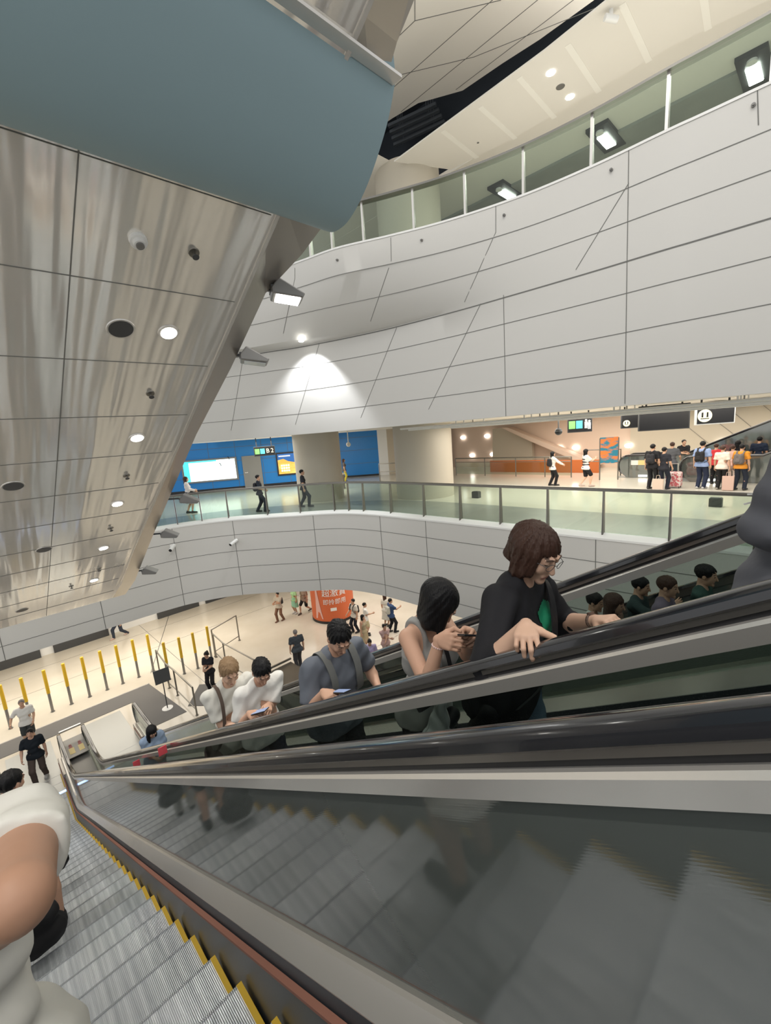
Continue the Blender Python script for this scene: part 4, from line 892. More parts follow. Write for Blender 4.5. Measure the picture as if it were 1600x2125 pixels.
# ------------------------------------------------------------------ people: smooth bodies grown from tapered limbs
V3 = lambda *a: np.array(a, float)
class Field:
    """signed distance field on a grid; blobs are blended smoothly, then meshed with surface nets"""
    def __init__(s, lo, hi, h):
        s.lo = np.array(lo, float); s.h = h; s.n = np.maximum(np.ceil((np.array(hi)-s.lo)/h).astype(int)+1, 4)
        s.f = np.full(s.n, .25, np.float32)
    def _sub(s, lo, hi, pad):
        a = np.clip(np.floor((np.array(lo)-pad-s.lo)/s.h).astype(int), 0, s.n-1); b = np.clip(np.ceil((np.array(hi)+pad-s.lo)/s.h).astype(int)+1, 1, s.n)
        if (b <= a).any(): return None, None
        sl = tuple(slice(i, j) for i, j in zip(a, b))
        ax = [(s.lo[k] + np.arange(a[k], b[k])*s.h).astype(np.float32) for k in range(3)]
        return sl, np.stack(np.meshgrid(*ax, indexing='ij'), -1)
    def _mix(s, sl, d, k, sub=False):
        f = s.f[sl]
        if sub: d = -d; h = np.clip(.5 - .5*(f-d)/k, 0, 1); s.f[sl] = f*(1-h) + d*h + k*h*(1-h)
        else: h = np.clip(.5 + .5*(f-d)/k, 0, 1); s.f[sl] = f*(1-h) + d*h - k*h*(1-h)
    def cone(s, a, b, ra, rb, k=.02, sub=False):
        a, b = np.array(a, float), np.array(b, float); r = max(ra, rb)
        sl, P = s._sub(np.minimum(a, b)-r, np.maximum(a, b)+r, k*2+s.h*2)
        if sl is None: return
        ba = b-a; L = max(ba@ba, 1e-9); pa = P-a.astype(np.float32); t = np.clip(pa@ba.astype(np.float32)/L, 0, 1)
        d = np.linalg.norm(pa - t[..., None]*ba.astype(np.float32), axis=-1) - (ra+(rb-ra)*t); s._mix(sl, d, k, sub)
    def ell(s, c, r, R=None, k=.02, sub=False):
        c = np.array(c, float); r = np.array(r, float); m = r.max()
        sl, P = s._sub(c-m, c+m, k*2+s.h*2)
        if sl is None: return
        q = P-c.astype(np.float32)
        if R is not None: q = q@np.array(R, np.float32)
        q1 = q/r.astype(np.float32); l = np.linalg.norm(q1, axis=-1); g = np.linalg.norm(q1/r.astype(np.float32), axis=-1)
        s._mix(sl, l*(l-1)/np.maximum(g, 1e-6), k, sub)
    def pts(s):
        ax = [(s.lo[k] + np.arange(s.n[k])*s.h).astype(np.float32) for k in range(3)]; return np.meshgrid(*ax, indexing='ij', sparse=True)
    def cut(s, p, n):
        """keep only the side that n points away from"""
        X, Y, Z = s.pts(); n = np.array(n, float); n /= np.linalg.norm(n); s.f = np.maximum(s.f, (X-p[0])*n[0]+(Y-p[1])*n[1]+(Z-p[2])*n[2]).astype(np.float32)
    def mesh(s):
        f = s.f.copy(); f[0] = f[-1] = .2; f[:, 0] = f[:, -1] = .2; f[:, :, 0] = f[:, :, -1] = .2
        neg = f < 0; n = np.array(f.shape)-1
        c = [neg[i:n[0]+i, j:n[1]+j, k:n[2]+k] for i in (0, 1) for j in (0, 1) for k in (0, 1)]
        tot = sum(x.astype(np.int8) for x in c); act = (tot > 0) & (tot < 8); idx = np.full(act.shape, -1, np.int64); A = np.argwhere(act); idx[act] = np.arange(len(A))
        acc = np.zeros((len(A), 3)); cnt = np.zeros(len(A))
        cor = [(i, j, k) for i in (0, 1) for j in (0, 1) for k in (0, 1)]; val = [f[A[:, 0]+i, A[:, 1]+j, A[:, 2]+k] for i, j, k in cor]
        for u in range(8):
            for w in range(u+1, 8):
                if sum(abs(cor[u][x]-cor[w][x]) for x in range(3)) != 1: continue
                m = (val[u] < 0) != (val[w] < 0)
                if not m.any(): continue
                t = val[u][m]/(val[u][m]-val[w][m]); p = np.array(cor[u]) + t[:, None]*(np.array(cor[w])-np.array(cor[u])); acc[m] += p; cnt[m] += 1
        V = s.lo + (A + acc/np.maximum(cnt, 1)[:, None])*s.h
        F = []
        for ax in range(3):
            u, w = [(1, 2), (2, 0), (0, 1)][ax]
            sl0 = [slice(None)]*3; sl1 = [slice(None)]*3; sl0[ax] = slice(0, -1); sl1[ax] = slice(1, None)
            a, b = neg[tuple(sl0)], neg[tuple(sl1)]; E = np.argwhere(a != b)
            E = E[(E[:, u] > 0) & (E[:, w] > 0) & (E[:, u] < n[u]) & (E[:, w] < n[w])]
            if not len(E): continue
            du = np.zeros(3, int); du[u] = 1; dw = np.zeros(3, int); dw[w] = 1
            q = np.stack([idx[tuple((E-du-dw).T)], idx[tuple((E-dw).T)], idx[tuple(E.T)], idx[tuple((E-du).T)]], 1)
            fl = ~a[tuple(E.T)]; q[fl] = q[fl][:, ::-1]; F.append(q)
        F = np.concatenate(F) if F else np.zeros((0, 4), int); F = F[(F >= 0).all(1)]
        return V, F
def smooth_mesh(V, F, it=1):
    """a light relaxation, keeping the surface free of grid steps"""
    for _ in range(it):
        S_ = np.zeros_like(V); C_ = np.zeros(len(V))
        for a, b in ((0, 1), (1, 2), (2, 3), (3, 0)):
            np.add.at(S_, F[:, a], V[F[:, b]]); np.add.at(S_, F[:, b], V[F[:, a]]); np.add.at(C_, F[:, a], 1); np.add.at(C_, F[:, b], 1)
        V = V*.5 + .5*S_/np.maximum(C_, 1)[:, None]
    return V
def np_obj(name, V, F, mats, parent, midx=None, world=False):
    me = bpy.data.meshes.new(name); me.from_pydata(V.tolist(), [], F.tolist())
    for m in (mats if isinstance(mats, (list, tuple)) else [mats]): me.materials.append(MT[m] if isinstance(m, str) else m)
    me.polygons.foreach_set('use_smooth', [True]*len(F))
    if midx is not None: me.polygons.foreach_set('material_index', np.asarray(midx, np.int32))
    me.update(); o = bpy.data.objects.new(name, me); COL.objects.link(o); o.parent = parent; ORG[o.name] = org(parent); return o

SKIN = {k: mat('skin_'+k, c, .5, 0, .35) for k, c in dict(light=(.62, .40, .29), mid=(.52, .315, .215), tan=(.44, .25, .165), warm=(.56, .335, .235)).items()}
HAIR = {k: mat('hair_'+k, c, r, 0, .22, bump=((130, 130, 9), .8, 'noise', .006)) for k, c, r in (('black', (.007, .007, .008), .46), ('brown', (.055, .028, .020), .42), ('blond', (.26, .17, .095), .5), ('grey', (.20, .18, .17), .6))}
LIP = mat('lip', (.36, .12, .10), .45); EYE = mat('eye_dark', (.012, .010, .010), .25); BROW = mat('brow_dark', (.12, .075, .055), .7)
_cl = {}
def cloth(c, rough=.8, var=None):
    key = (tuple(c), rough)
    if key not in _cl: _cl[key] = mat('fabric_%d' % len(_cl), c, rough, 0, .25, bump=((7, 7, 5), .35, 'noise', .03))
    return _cl[key]
def rotx(a): c, s = math.cos(a), math.sin(a); return np.array([[1, 0, 0], [0, c, -s], [0, s, c]])
def rotz_(a): c, s = math.cos(a), math.sin(a); return np.array([[c, -s, 0], [s, c, 0], [0, 0, 1]])
def roty(a): c, s = math.cos(a), math.sin(a); return np.array([[c, 0, s], [0, 1, 0], [-s, 0, c]])
_hand = {}
def hand_mesh(pose, h):
    """right hand: wrist at the origin, fingers along +Y, back of the hand +Z, thumb on -X"""
    if (pose, h) in _hand: return _hand[(pose, h)]
    fl = Field((-.10, -.05, -.13), (.075, .215, .06), h); k = .009
    curl = dict(relaxed=(22, 30, 18), grip=(38, 58, 30), flat=(6, 8, 5), hold=(40, 48, 25), rail=(30, 62, 35))[pose]
    kx = (-.031, -.010, .011, .031); kl = (.083, .087, .083, .075); ln = ((.043, .026, .021), (.047, .030, .022), (.044, .028, .021), (.034, .021, .018))
    fl.cone((0, -.012, 0), (0, .01, 0), .025, .025, .012)
    fl.ell((0, .045, -.003), (.040, .052, .017), k=.014)
    for i in range(4):
        fl.cone((kx[i]*.55, .012, 0), (kx[i], kl[i], .002), .015, .0115, .012)
        p = V3(kx[i], kl[i], .001); a = 0; sp = math.radians((-7, -2, 3, 8)[i])
        for j in range(3):
            a += math.radians(curl[j]*(1, 1.06, 1.1, 1.16)[i]); d = V3(math.sin(sp)*math.cos(a), math.cos(a)*math.cos(sp), -math.sin(a)); q = p + d*ln[i][j]
            r0 = (.0098, .0088, .0080)[j]*(1, 1.03, 1, .9)[i]; fl.cone(p, q, r0, r0*.9, .0035); p = q
    th = dict(relaxed=((-.036, .035, -.010), (-.058, .066, -.022), (-.058, .092, -.032)), grip=((-.038, .035, -.016), (-.052, .062, -.040), (-.034, .082, -.056)), flat=((-.040, .032, -.004), (-.072, .058, -.010), (-.088, .082, -.012)),
              hold=((-.040, .035, -.012), (-.062, .064, -.030), (-.052, .088, -.046)), rail=((-.044, .032, -.006), (-.078, .058, -.012), (-.102, .078, -.014)))[pose]
    fl.cone((-.014, .008, -.004), th[0], .019, .0165, .012); fl.cone(th[0], th[1], .0150, .0115, .006); fl.cone(th[1], th[2], .0112, .0092, .004)
    V, F = fl.mesh(); V = smooth_mesh(V, F, 1); _hand[(pose, h)] = (V, F); return V, F
def ik(a, c, l1, l2, pole):
    d = c-a; L = np.linalg.norm(d); L2 = min(L, (l1+l2)*.995); u = d/L; c = a+u*L2
    x = (l1*l1-l2*l2+L2*L2)/(2*L2); y = math.sqrt(max(l1*l1-x*x, 0)); p = np.array(pole, float); p = p-(p@u)*u; p /= max(np.linalg.norm(p), 1e-6)
    return a+u*x+p*y, c
def unit(v): v = np.array(v, float); return v/np.linalg.norm(v)

def person(label, loc, rz=0., H=1.68, res=.02, skin='mid', hair=('short', 'black'), top=('tee', (.5, .5, .5)), bottom=('trousers', (.03, .03, .04)), shoes=(.05, .05, .05),
           lean=0., head=(0., 0., 0.), rh=None, lh=None, rpose='relaxed', lpose='relaxed', rn=None, ln=None, feet=None, build=1., group='people in the hall', fem=False, hem=None, rpole=(.4, -1, -.3), lpole=(-.4, -1, -.3), twist=0., rdir=None, ldir=None, parts=True, hidebody=False):
    """local frame: facing +Y, feet on z = 0"""
    R0 = empty('person', loc, label, 'person', group, rz)
    s = H/1.70; w = build
    if feet is None: feet = ((.10, .0), (-.10, .0))
    hipz = .885*s; ft = [V3(f[0]*s, f[1]*s, (f[2] if len(f) > 2 else 0)) for f in feet]
    pel = V3((ft[0][0]+ft[1][0])/2, (ft[0][1]+ft[1][1])/2, hipz - .5*abs(ft[0][1]-ft[1][1])**2*.35 + min(ft[0][2], ft[1][2]))
    RL = rotz_(twist)@rotx(-lean); up = lambda x, y, z: pel + RL@(V3(x, y, z)*s)        # torso frame
    sw = (.170 if fem else .195)*w; hipw = .095
    sh = [up(sw, -.012, .50), up(-sw, -.012, .50)]
    neck0 = up(0, -.015, .545); pitch, yaw, roll = head
    RH = rotz_(twist*.5+yaw)@roty(roll)@rotx(-(lean*.6+pitch))
    hc = neck0 + rotx(-(lean+pitch*.45))@V3(0, .025, .155)*s                        # centre of the head
    Hd = lambda x, y, z: hc + RH@(V3(x, y, z)*s)
    def hand_target(t, sgn):
        if t is None: return up(sgn*(sw+.075), .03, -.115)
        return V3(*t)
    la1, la2 = .285*s, .245*s
    hands = []; arms = []
    for sgn, t, pole, S_ in ((1, rh, rpole, sh[0]), (-1, lh, lpole, sh[1])):
        e, wst = ik(S_, hand_target(t, sgn), la1, la2, pole); arms.append((S_, e, wst))
    knees = []
    for i, sgn in ((0, 1), (1, -1)):
        hp = pel + V3(sgn*hipw*s, 0, -.02*s); an = ft[i] + V3(0, -.03*s, .085*s)
        kn, an = ik(hp, an, .415*s, .405*s, (sgn*.06, 1, 0)); knees.append((hp, kn, an))
    allp = np.array([hc + V3(0, 0, .16), hc - V3(0, 0, .1), *[p for a in arms for p in a], *[p for a in knees for p in a], *ft, *[f + V3(0, .2*s, 0) for f in ft]])
    lo, hi = allp.min(0)-.17*s, allp.max(0)+.17*s
    def torso(fl, g=0., k=.05):
        b = .02 if fem else 0
        fl.cone(up(-hipw*.75*w, -.015, 0), up(hipw*.75*w, -.015, 0), (.104)*s*w+g, .104*s*w+g, k)
        fl.cone(up(-.045*w, .0, .17), up(.045*w, .0, .17), (.100-b*.5)*s*w+g, (.100-b*.5)*s*w+g, k)
        fl.cone(up(-.075*w, .008, .33), up(.075*w, .008, .33), .098*s*w+g, .098*s*w+g, k)
        fl.cone(up(-.095*w, -.01, .43), up(.095*w, -.01, .43), .080*s*w+g, .080*s*w+g, k)
        fl.cone(up(-sw*.85, -.014, .495), up(sw*.85, -.014, .495), .049*s+g, .049*s+g, k)
        fl.cone(up(-.05, -.015, .50), up(.05, -.015, .535), .052*s+g, .05*s+g, k)
        if fem:
            for q in (-1, 1): fl.ell(up(q*.072, .082, .345), V3(.062, .05, .058)*s+g, k=.03)
    # ---- body
    fl = Field(lo, hi, res)
    torso(fl)
    fl.cone(neck0 - RL@V3(0, 0, .03)*s, Hd(0, -.02, -.055), .056*s*(.92 if fem else 1), .052*s*(.9 if fem else 1), .03)
    for (S_, e, wst) in arms:
        fl.cone(S_, e, .053*s*w, .041*s*w, .03); m = e + (wst-e)*.3; fl.cone(e, m, .041*s*w, .042*s*w, .012); fl.cone(m, wst, .042*s*w, .027*s, .012)
    for (hp, kn, an) in knees:
        fl.cone(hp, kn, .085*s*w, .056*s*w, .03); m = kn + (an-kn)*.33 + V3(0, -.012, 0); fl.cone(kn, m, .054*s, .056*s*w, .015); fl.cone(m, an, .056*s*w, .036*s, .015)
    for f in ft: fl.cone(f + V3(0, -.05*s, .045*s), f + V3(0, .14*s, .03*s), .036*s, .03*s, .02)
    V, F = fl.mesh(); V = smooth_mesh(V, F, 1); hv = [V]; hf = [F]; hm = [np.zeros(len(F), int)]; off = len(V)
    # head, at a finer grid, in the same mesh
    hr_ = .0048 if res <= .011 else (.0058 if res <= .016 else .0085); fine = hr_ < .007
    fl = Field(hc-.155*s, hc+.155*s, hr_)
    fl.cone(Hd(0, -.022, -.05), neck0 + (Hd(0, -.022, -.05)-neck0)*.35, .050*s*(.9 if fem else 1), .052*s*(.92 if fem else 1), .02)
    fl.ell(Hd(0, -.014, .036), V3(.074, .094, .084)*s, RH, .02); fl.ell(Hd(0, .022, -.045), V3(.056, .066, .066)*s, RH, .025); fl.ell(Hd(0, .04, -.005), V3(.061, .052, .075)*s, RH, .02)
    fl.cone(Hd(0, .090, .018), Hd(0, .108, -.020), .008*s, .0125*s, .009); fl.ell(Hd(0, .078, -.088), V3(.024, .02, .02)*s, RH, .015)
    for q in (-1, 1):
        fl.ell(Hd(q*.077, -.008, .0), V3(.010, .022, .033)*s, RH, .008)
        if fine:
            fl.ell(Hd(q*.031, .101, .022), V3(.019, .016, .013)*s, RH, .010, sub=True); fl.ell(Hd(q*.031, .080, .020), V3(.014, .014, .012)*s, RH, .004)
            fl.cone(Hd(q*.014, .092, .042), Hd(q*.048, .082, .040), .008*s, .006*s, .01)
            fl.ell(Hd(q*.036, .070, -.02), V3(.022, .018, .02)*s, RH, .015)
    if fine: fl.cone(Hd(-.018, .088, -.055), Hd(.018, .088, -.055), .0075*s, .0075*s, .006); fl.cone(Hd(-.014, .086, -.066), Hd(.014, .086, -.066), .008*s, .008*s, .006)
    V, F = fl.mesh(); V = smooth_mesh(V, F, 1)
    loc_ = (V-hc)@RH/s; fc = loc_[F].mean(1); mi = np.zeros(len(F), int); ax_ = np.abs(fc[:, 0]); fr = (fc[:, 1] > .06)
    tol = hr_*.25
    mi[fr & (np.abs(ax_-.031) < .012) & (np.abs(fc[:, 2]-(.017 if fine else .019)) < (.0027 if fine else .004))] = 2
    mi[fr & (np.abs(ax_-.032) < .018) & (np.abs(fc[:, 2]-.043-.1*(.03-ax_)*0) < .0036+tol*.4)] = 3
    mi[fr & (ax_ < .021) & (np.abs(fc[:, 2]+.060) < .007+tol*.2)] = 1
    hv.append(V); hf.append(F+off); hm.append(mi); off += len(V)
    hres = .0036 if res <= .009 else (.005 if res <= .014 else .0075)
    frames = []
    for sgn, (S_, e, wst), pose, nn, dd in ((1, arms[0], rpose, rn, rdir), (-1, arms[1], lpose, ln, ldir)):
        y = unit(dd) if dd is not None else unit(wst-e); z = np.array(nn, float) if nn is not None else RL@V3(sgn, .1, .1)
        z = unit(z-(z@y)*y); x = np.cross(y, z)
        if sgn < 0: x = -x
        HV, HF = hand_mesh(pose, hres); hs = s*.98; X = HV@np.stack([x, y, z])*hs + wst
        hv.append(X); hf.append((HF if sgn > 0 else HF[:, ::-1])+off); hm.append(np.zeros(len(HF), int)); off += len(X); frames.append((wst, x, y, z, hs))
    np_obj('body', np.concatenate(hv), np.concatenate(hf), [SKIN[skin], LIP, EYE, BROW], R0, np.concatenate(hm))
    # ---- top
    kind, tc = top[0], top[1]
    if kind != 'none':
        hz = hem if hem is not None else (-.08 if kind != 'tank' else -.04)
        lo_t = np.minimum(lo, up(-.4, -.3, -.4)); fl = Field(lo_t, hi, res); g = {'tee': .015, 'long': .015, 'tank': .015, 'jacket': .032}[kind]
        torso(fl, g*s, .05); fl.cone(up(-.075*w, -.01, -.06), up(.075*w, -.01, -.06), .128*s*w+g*s, .128*s*w+g*s, .06)
        if hz < -.12: fl.cone(up(-.085*w, -.01, hz+.02), up(.085*w, -.01, hz+.02), .132*s*w+g, .132*s*w+g, .06)
        for (S_, e, wst) in arms:
            if kind in ('tee', 'long', 'jacket'):
                f_ = (top[2] if len(top) > 2 else .74) if kind == 'tee' else 1.
                tip = S_ + (e-S_)*f_; a_ = .052*s*w+g; fl.cone(S_, tip, a_, a_*(1.0 if kind == 'tee' else .92), .035)
                if kind == 'tee': fl.cone(S_ + (tip-S_)*.9, tip, a_*1.0, a_*1.02, .02)
                if kind != 'tee':
                    fw = top[2] if len(top) > 2 else .92
                    tip = e + (wst-e)*fw; fl.cone(e, tip, a_*.92, .040*s+g*.8, .02)
        X, Y, Z = fl.pts()                                                   # folds in the cloth
        amp = .0035 if kind == 'tank' else .0066
        fl.f = fl.f + (amp*np.sin(X*31+Z*23+np.sin(Y*19)*1.7)*np.sin(Z*17-Y*27+X*9) + amp*.6*np.sin(Z*47+X*21*np.sin(Y*9))).astype(np.float32)
        for (S_, e, wst) in arms:                                             # open the sleeve ends
            if kind == 'tee':
                tip = S_ + (e-S_)*((top[2] if len(top) > 2 else .74)+.06); d = unit(e-S_); P = X*d[0]+Y*d[1]+Z*d[2]-tip@d
                near = np.sqrt((X-tip[0])**2+(Y-tip[1])**2+(Z-tip[2])**2)-.15*s
                fl.f = np.maximum(fl.f, np.minimum(P, -near)).astype(np.float32)
        n_ = RL@V3(0, 0, -1); fl.cut(up(0, 0, hz), n_)
        if kind == 'tank':
            for q in (-1, 1): fl.ell(up(q*(sw-.004), .0, .50), V3(.054, .20, .12)*s, k=.006, sub=True)
            fl.ell(up(0, .05, .56), V3(.078, .17, .125)*s, k=.006, sub=True); fl.ell(up(0, -.09, .55), V3(.068, .09, .09)*s, k=.008, sub=True)
        else:
            nr = .066 if kind != 'jacket' else .06; fl.ell(up(0, .022, .572), V3(nr, nr, .045)*s, k=.01, sub=True)
        V, F = fl.mesh(); V = smooth_mesh(V, F, 1); np_obj({'tee': 'shirt', 'long': 'shirt', 'tank': 'tank_top', 'jacket': 'jacket'}[kind], V, F, cloth(tc), R0)
    # ---- bottom
    kind, bc = bottom[0], bottom[1]
    if kind != 'none':
        fl = Field(lo, hi, res); g = .018*s
        fl.cone(up(-hipw*.75*w, -.015, 0), up(hipw*.75*w, -.015, 0), .105*s*w+g*.6, .105*s*w+g*.6, .04); fl.cone(up(-.05*w, -.005, .10), up(.05*w, -.005, .10), .088*s*w+g*.2, .088*s*w+g*.2, .04)
        if kind == 'skirt':
            L = bottom[2] if len(bottom) > 2 else .42
            fl.cone(up(-.05, -.01, 0), pel + V3(-.10*s, 0, -L*s), .115*s*w+g, .16*s, .04); fl.cone(up(.05, -.01, 0), pel + V3(.10*s, 0, -L*s), .115*s*w+g, .16*s, .04); fl.cut(pel + V3(0, 0, -L*s), (0, 0, -1))
        else:
            fr_ = .62 if kind == 'shorts' else 1.
            for (hp, kn, an) in knees:
                if kind == 'shorts': tip = hp + (kn-hp)*.8; fl.cone(hp, tip, .084*s*w+g, .074*s*w+g, .03)
                else:
                    wd = bottom[2] if len(bottom) > 2 else 1.
                    fl.cone(hp, kn, .080*s*w+g, .060*s*w*wd+g, .03); fl.cone(kn, an + V3(0, 0, -.03*s), .060*s*w*wd+g, .047*s*wd+g, .03)
        X, Y, Z = fl.pts(); fl.f = fl.f + (.005*np.sin(Z*38+X*20)*np.sin(Z*21-Y*25+X*12)).astype(np.float32)
        fl.cut(up(0, 0, .13), RL@V3(0, 0, 1))
        if kind == 'trousers': fl.cut(V3(0, 0, min(f[2] for f in ft)+.035*s), (0, 0, -1))
        V, F = fl.mesh(); V = smooth_mesh(V, F, 1); np_obj({'skirt': 'skirt', 'shorts': 'shorts', 'trousers': 'trousers'}[kind], V, F, cloth(bc), R0)
    # ---- shoes
    for f in ft:
        fl = Field(f + V3(-.09, -.16, -.03), f + V3(.09, .26, .16), min(res, .014))
        fl.cone(f + V3(0, -.055, .045)*s, f + V3(0, .02, .05)*s, .048*s, .047*s, .02); fl.cone(f + V3(0, .02, .045)*s, f + V3(0, .15, .032)*s, .047*s, .040*s, .02); fl.cone(f + V3(0, -.035, .06)*s, f + V3(0, -.03, .10)*s, .045*s, .043*s, .02); fl.cut(f + V3(0, 0, .004), (0, 0, -1))
        V, F = fl.mesh(); np_obj('shoe', V, F, cloth(shoes, .6), R0)
    # ---- hair
    hk, hcol = hair
    if hk != 'none':
        fl = Field(hc-.30*s, hc+.22*s, .0068 if res <= .011 else (.009 if res <= .016 else .013))
        fl.ell(Hd(0, -.020, .040), V3(.087, .107, .094)*s, RH, .02)
        long_ = hk in ('bob', 'long', 'tail')
        if long_:
            dz = {'bob': -.115, 'long': -.23, 'tail': -.05}[hk]
            dn = (V3(0, 0, 1)*.75 + RH[:, 2]*.25)*dz*s                  # the hair hangs down whatever the head does
            for q in (-1, 1):
                fl.cone(Hd(q*.046, -.030, .02), Hd(q*.056, -.026, 0)+dn, .056*s, .050*s, .03)
                if hk == 'bob': fl.cone(Hd(q*.052, .030, .03), Hd(q*.064, .044, .0)+dn*.75, .042*s, .030*s, .03)
            fl.cone(Hd(0, -.055, .02), Hd(0, -.058, 0)+dn, .068*s, .058*s, .03)
        if hk == 'bobw':
            for q in (-1, 1): fl.cone(Hd(q*.05, -.02, .03), Hd(q*.062, .005, -.075), .056*s, .042*s, .03); fl.cone(Hd(q*.056, .03, .03), Hd(q*.068, .045, -.05), .036*s, .026*s, .02)
            fl.cone(Hd(0, -.06, .02), Hd(0, -.085, -.09), .07*s, .045*s, .03)
        if hk in ('bun', 'tail'): fl.ell(Hd(0, -.115, .06), V3(.045, .045, .045)*s, RH, .02)
        if hk == 'tail': fl.cone(Hd(0, -.13, .05), Hd(0, -.14, -.16), .03*s, .018*s, .02)
        X, Y, Z = fl.pts(); px = (X-hc[0], Y-hc[1], Z-hc[2]); L = [(px[0]*RH[0, i]+px[1]*RH[1, i]+px[2]*RH[2, i])/s for i in range(3)]
        th = np.arctan2(L[0], -L[1]-.02)
        ha = .35 if hk == 'bob' else .8; fl.f = fl.f + ha*(.0042*np.sin(th*17+L[2]*24+np.sin(L[1]*37))+.0030*np.sin(th*41-L[2]*31+1)+(.004*np.sin(L[0]*95+L[1]*40)*np.sin(L[1]*70-L[0]*33) if hk in ('short', 'bun') else 0)).astype(np.float32)*s
        # open the face
        if hk in ('short', 'bun', 'tail', 'cap'):
            face = np.maximum(.040-L[1]+.4*np.maximum(0, L[2])-.02*(np.abs(L[0]) < .05), L[2]-.064+.35*(np.abs(L[0])-.03)+.008*np.sin(L[0]*150)+.005*np.sin(L[0]*330+1))
            nape = np.maximum(-.03-L[1]*.0-L[2]*1.-.045 + .0*L[0], -1)                       # below the hairline at the back
            side = np.maximum(L[2]+.004, -.030-L[1])                                          # in front of and under the ears
            low = L[2]+.058
            fl.f = np.maximum(np.maximum(np.maximum(fl.f, -np.maximum(face, face)*s), -side*s), -low*s).astype(np.float32)
        else:
            fw = .050 if hk != 'bobw' else .045
            face = np.maximum(np.maximum(.030-L[1], L[2]-.046), np.abs(L[0])-fw); fl.f = np.maximum(fl.f, -face*s).astype(np.float32)
            cd = {'bob': -.128, 'long': -.25, 'tail': -.07, 'bobw': -.11}[hk]; fl.cut(hc + (RH@V3(0, 0, cd)*s if hk == 'bobw' else V3(0, 0, cd)*s), RH@V3(0, -.12, -1) if hk == 'bobw' else (V3(0, 0, -1)*.8 + RH@V3(0, -.1, -1)*.2))
        V, F = fl.mesh(); V = smooth_mesh(V, F, 1); np_obj('hair', V, F, HAIR[hcol], R0)
    return R0, dict(Hd=Hd, RH=RH, s=s, up=up, RL=RL, arms=arms, frames=frames, pel=pel, knees=knees, hc=hc, sw=sw)
def to_world(R0, p):
    c, s_ = math.cos(R0.rotation_euler.z), math.sin(R0.rotation_euler.z); return Vector((R0.location.x + p[0]*c - p[1]*s_, R0.location.y + p[0]*s_ + p[1]*c, R0.location.z + p[2]))
def to_local(loc, rz, p):
    c, s_ = math.cos(-rz), math.sin(-rz); d = Vector(p)-Vector(loc); return (d.x*c - d.y*s_, d.x*s_ + d.y*c, d.z)
def np_blob(name, prims, h, mats, parent=None, label=None, cat=None, group=None, cuts=(), folds=0., tr=None):
    """soft thing grown from tapered limbs; prims = (a, b, ra, rb, k)"""
    A = np.array([p for q in prims for p in (q[0], q[1])], float); r = max(max(q[2], q[3]) for q in prims)
    fl = Field(A.min(0)-r*1.4-.02, A.max(0)+r*1.4+.02, h)
    for q in prims: fl.cone(q[0], q[1], q[2], q[3], q[4] if len(q) > 4 else .02)
    if folds: X, Y, Z = fl.pts(); fl.f = fl.f + (folds*np.sin(X*41+Z*23+np.sin(Y*29)*1.7)*np.sin(Z*27-Y*37)).astype(np.float32)
    for p, n in cuts: fl.cut(p, n)
    V, F = fl.mesh(); V = smooth_mesh(V, F, 1)
    if tr is not None: V = np.array([tuple(to_world(tr, v)) for v in V])
    if parent is None:
        o0 = V3((V[:, 0].min()+V[:, 0].max())/2, (V[:, 1].min()+V[:, 1].max())/2, V[:, 2].min()); me = bpy.data.meshes.new(name); me.from_pydata((V-o0).tolist(), [], F.tolist())
        for m in (mats if isinstance(mats, (list, tuple)) else [mats]): me.materials.append(MT[m] if isinstance(m, str) else m)
        me.polygons.foreach_set('use_smooth', [True]*len(F)); me.update(); o = bpy.data.objects.new(name, me); COL.objects.link(o); o.location = o0; ORG[o.name] = Vector(o0); tag(o, label, cat, group); return o
    return np_obj(name, V - np.array(org(parent)), F, mats, parent)
def decal(R0, D, polys, y0, mats, label, cat, child='shirt', step=.008):
    """flat print laid onto the front of a garment; polys = [(x, z) outline] in the torso frame"""
    sh = [o for o in R0.children if o.name.split('.')[0] == child][0]; bv = BVHTree.FromPolygons([v.co for v in sh.data.vertices], [tuple(q.vertices) for q in sh.data.polygons])
    up, b = D['up'], MB(); d = Vector(up(0, -1, 0)-up(0, 0, 0)).normalized()
    def ins(x, z, P):
        c = False
        for i in range(len(P)):
            (x1, z1), (x2, z2) = P[i], P[i-1]
            if (z1 > z) != (z2 > z) and x < (x2-x1)*(z-z1)/(z2-z1)+x1: c = not c
        return c
    def hit(x, z):
        h = bv.ray_cast(Vector(up(x, y0, z)), d); return None if h[0] is None else h[0] - d*.004
    for P in polys:
        xs = [q[0] for q in P]; zs = [q[1] for q in P]; x = min(xs)
        while x < max(xs):
            z = min(zs)
            while z < max(zs):
                if ins(x+step/2, z+step/2, P):
                    q = [hit(x, z), hit(x+step, z), hit(x+step, z+step), hit(x, z+step)]
                    if all(v is not None for v in q): b.quad(*q)
                z += step
            x += step
    if b.f: o = obj(cat + '_print', b, mats, sh, smooth='all', local=True, fixn=False); tag(o, label)
def phone(R0, c, ux, uy, label, w=.038, l=.078, screen=True):
    """slim phone: centre and half axes in the person's frame"""
    ux, uy = unit(ux), unit(uy); n = np.cross(ux, uy); W = lambda p: to_world(R0, p); c = np.array(c, float); e = empty('phone', W(c), label, 'phone', 'phones in hand')
    f = lambda v: W(c+v)-W(c)
    b = MB(); b.obox(W(c), f(ux*w), f(uy*l), f(n*.0045)); obj('case', b, ['black'], e, bevel=.004)
    b = MB(); b.obox(W(c+n*.0052), f(ux*(w-.004)), f(uy*(l-.004)), f(n*.0006)); obj('screen', b, [PH_ON if screen else 'black'], e); return e
PH_ON = mat('phone_screen', (.1, .12, .2), .15, emit=(.22, .28, .42), estr=1.0)
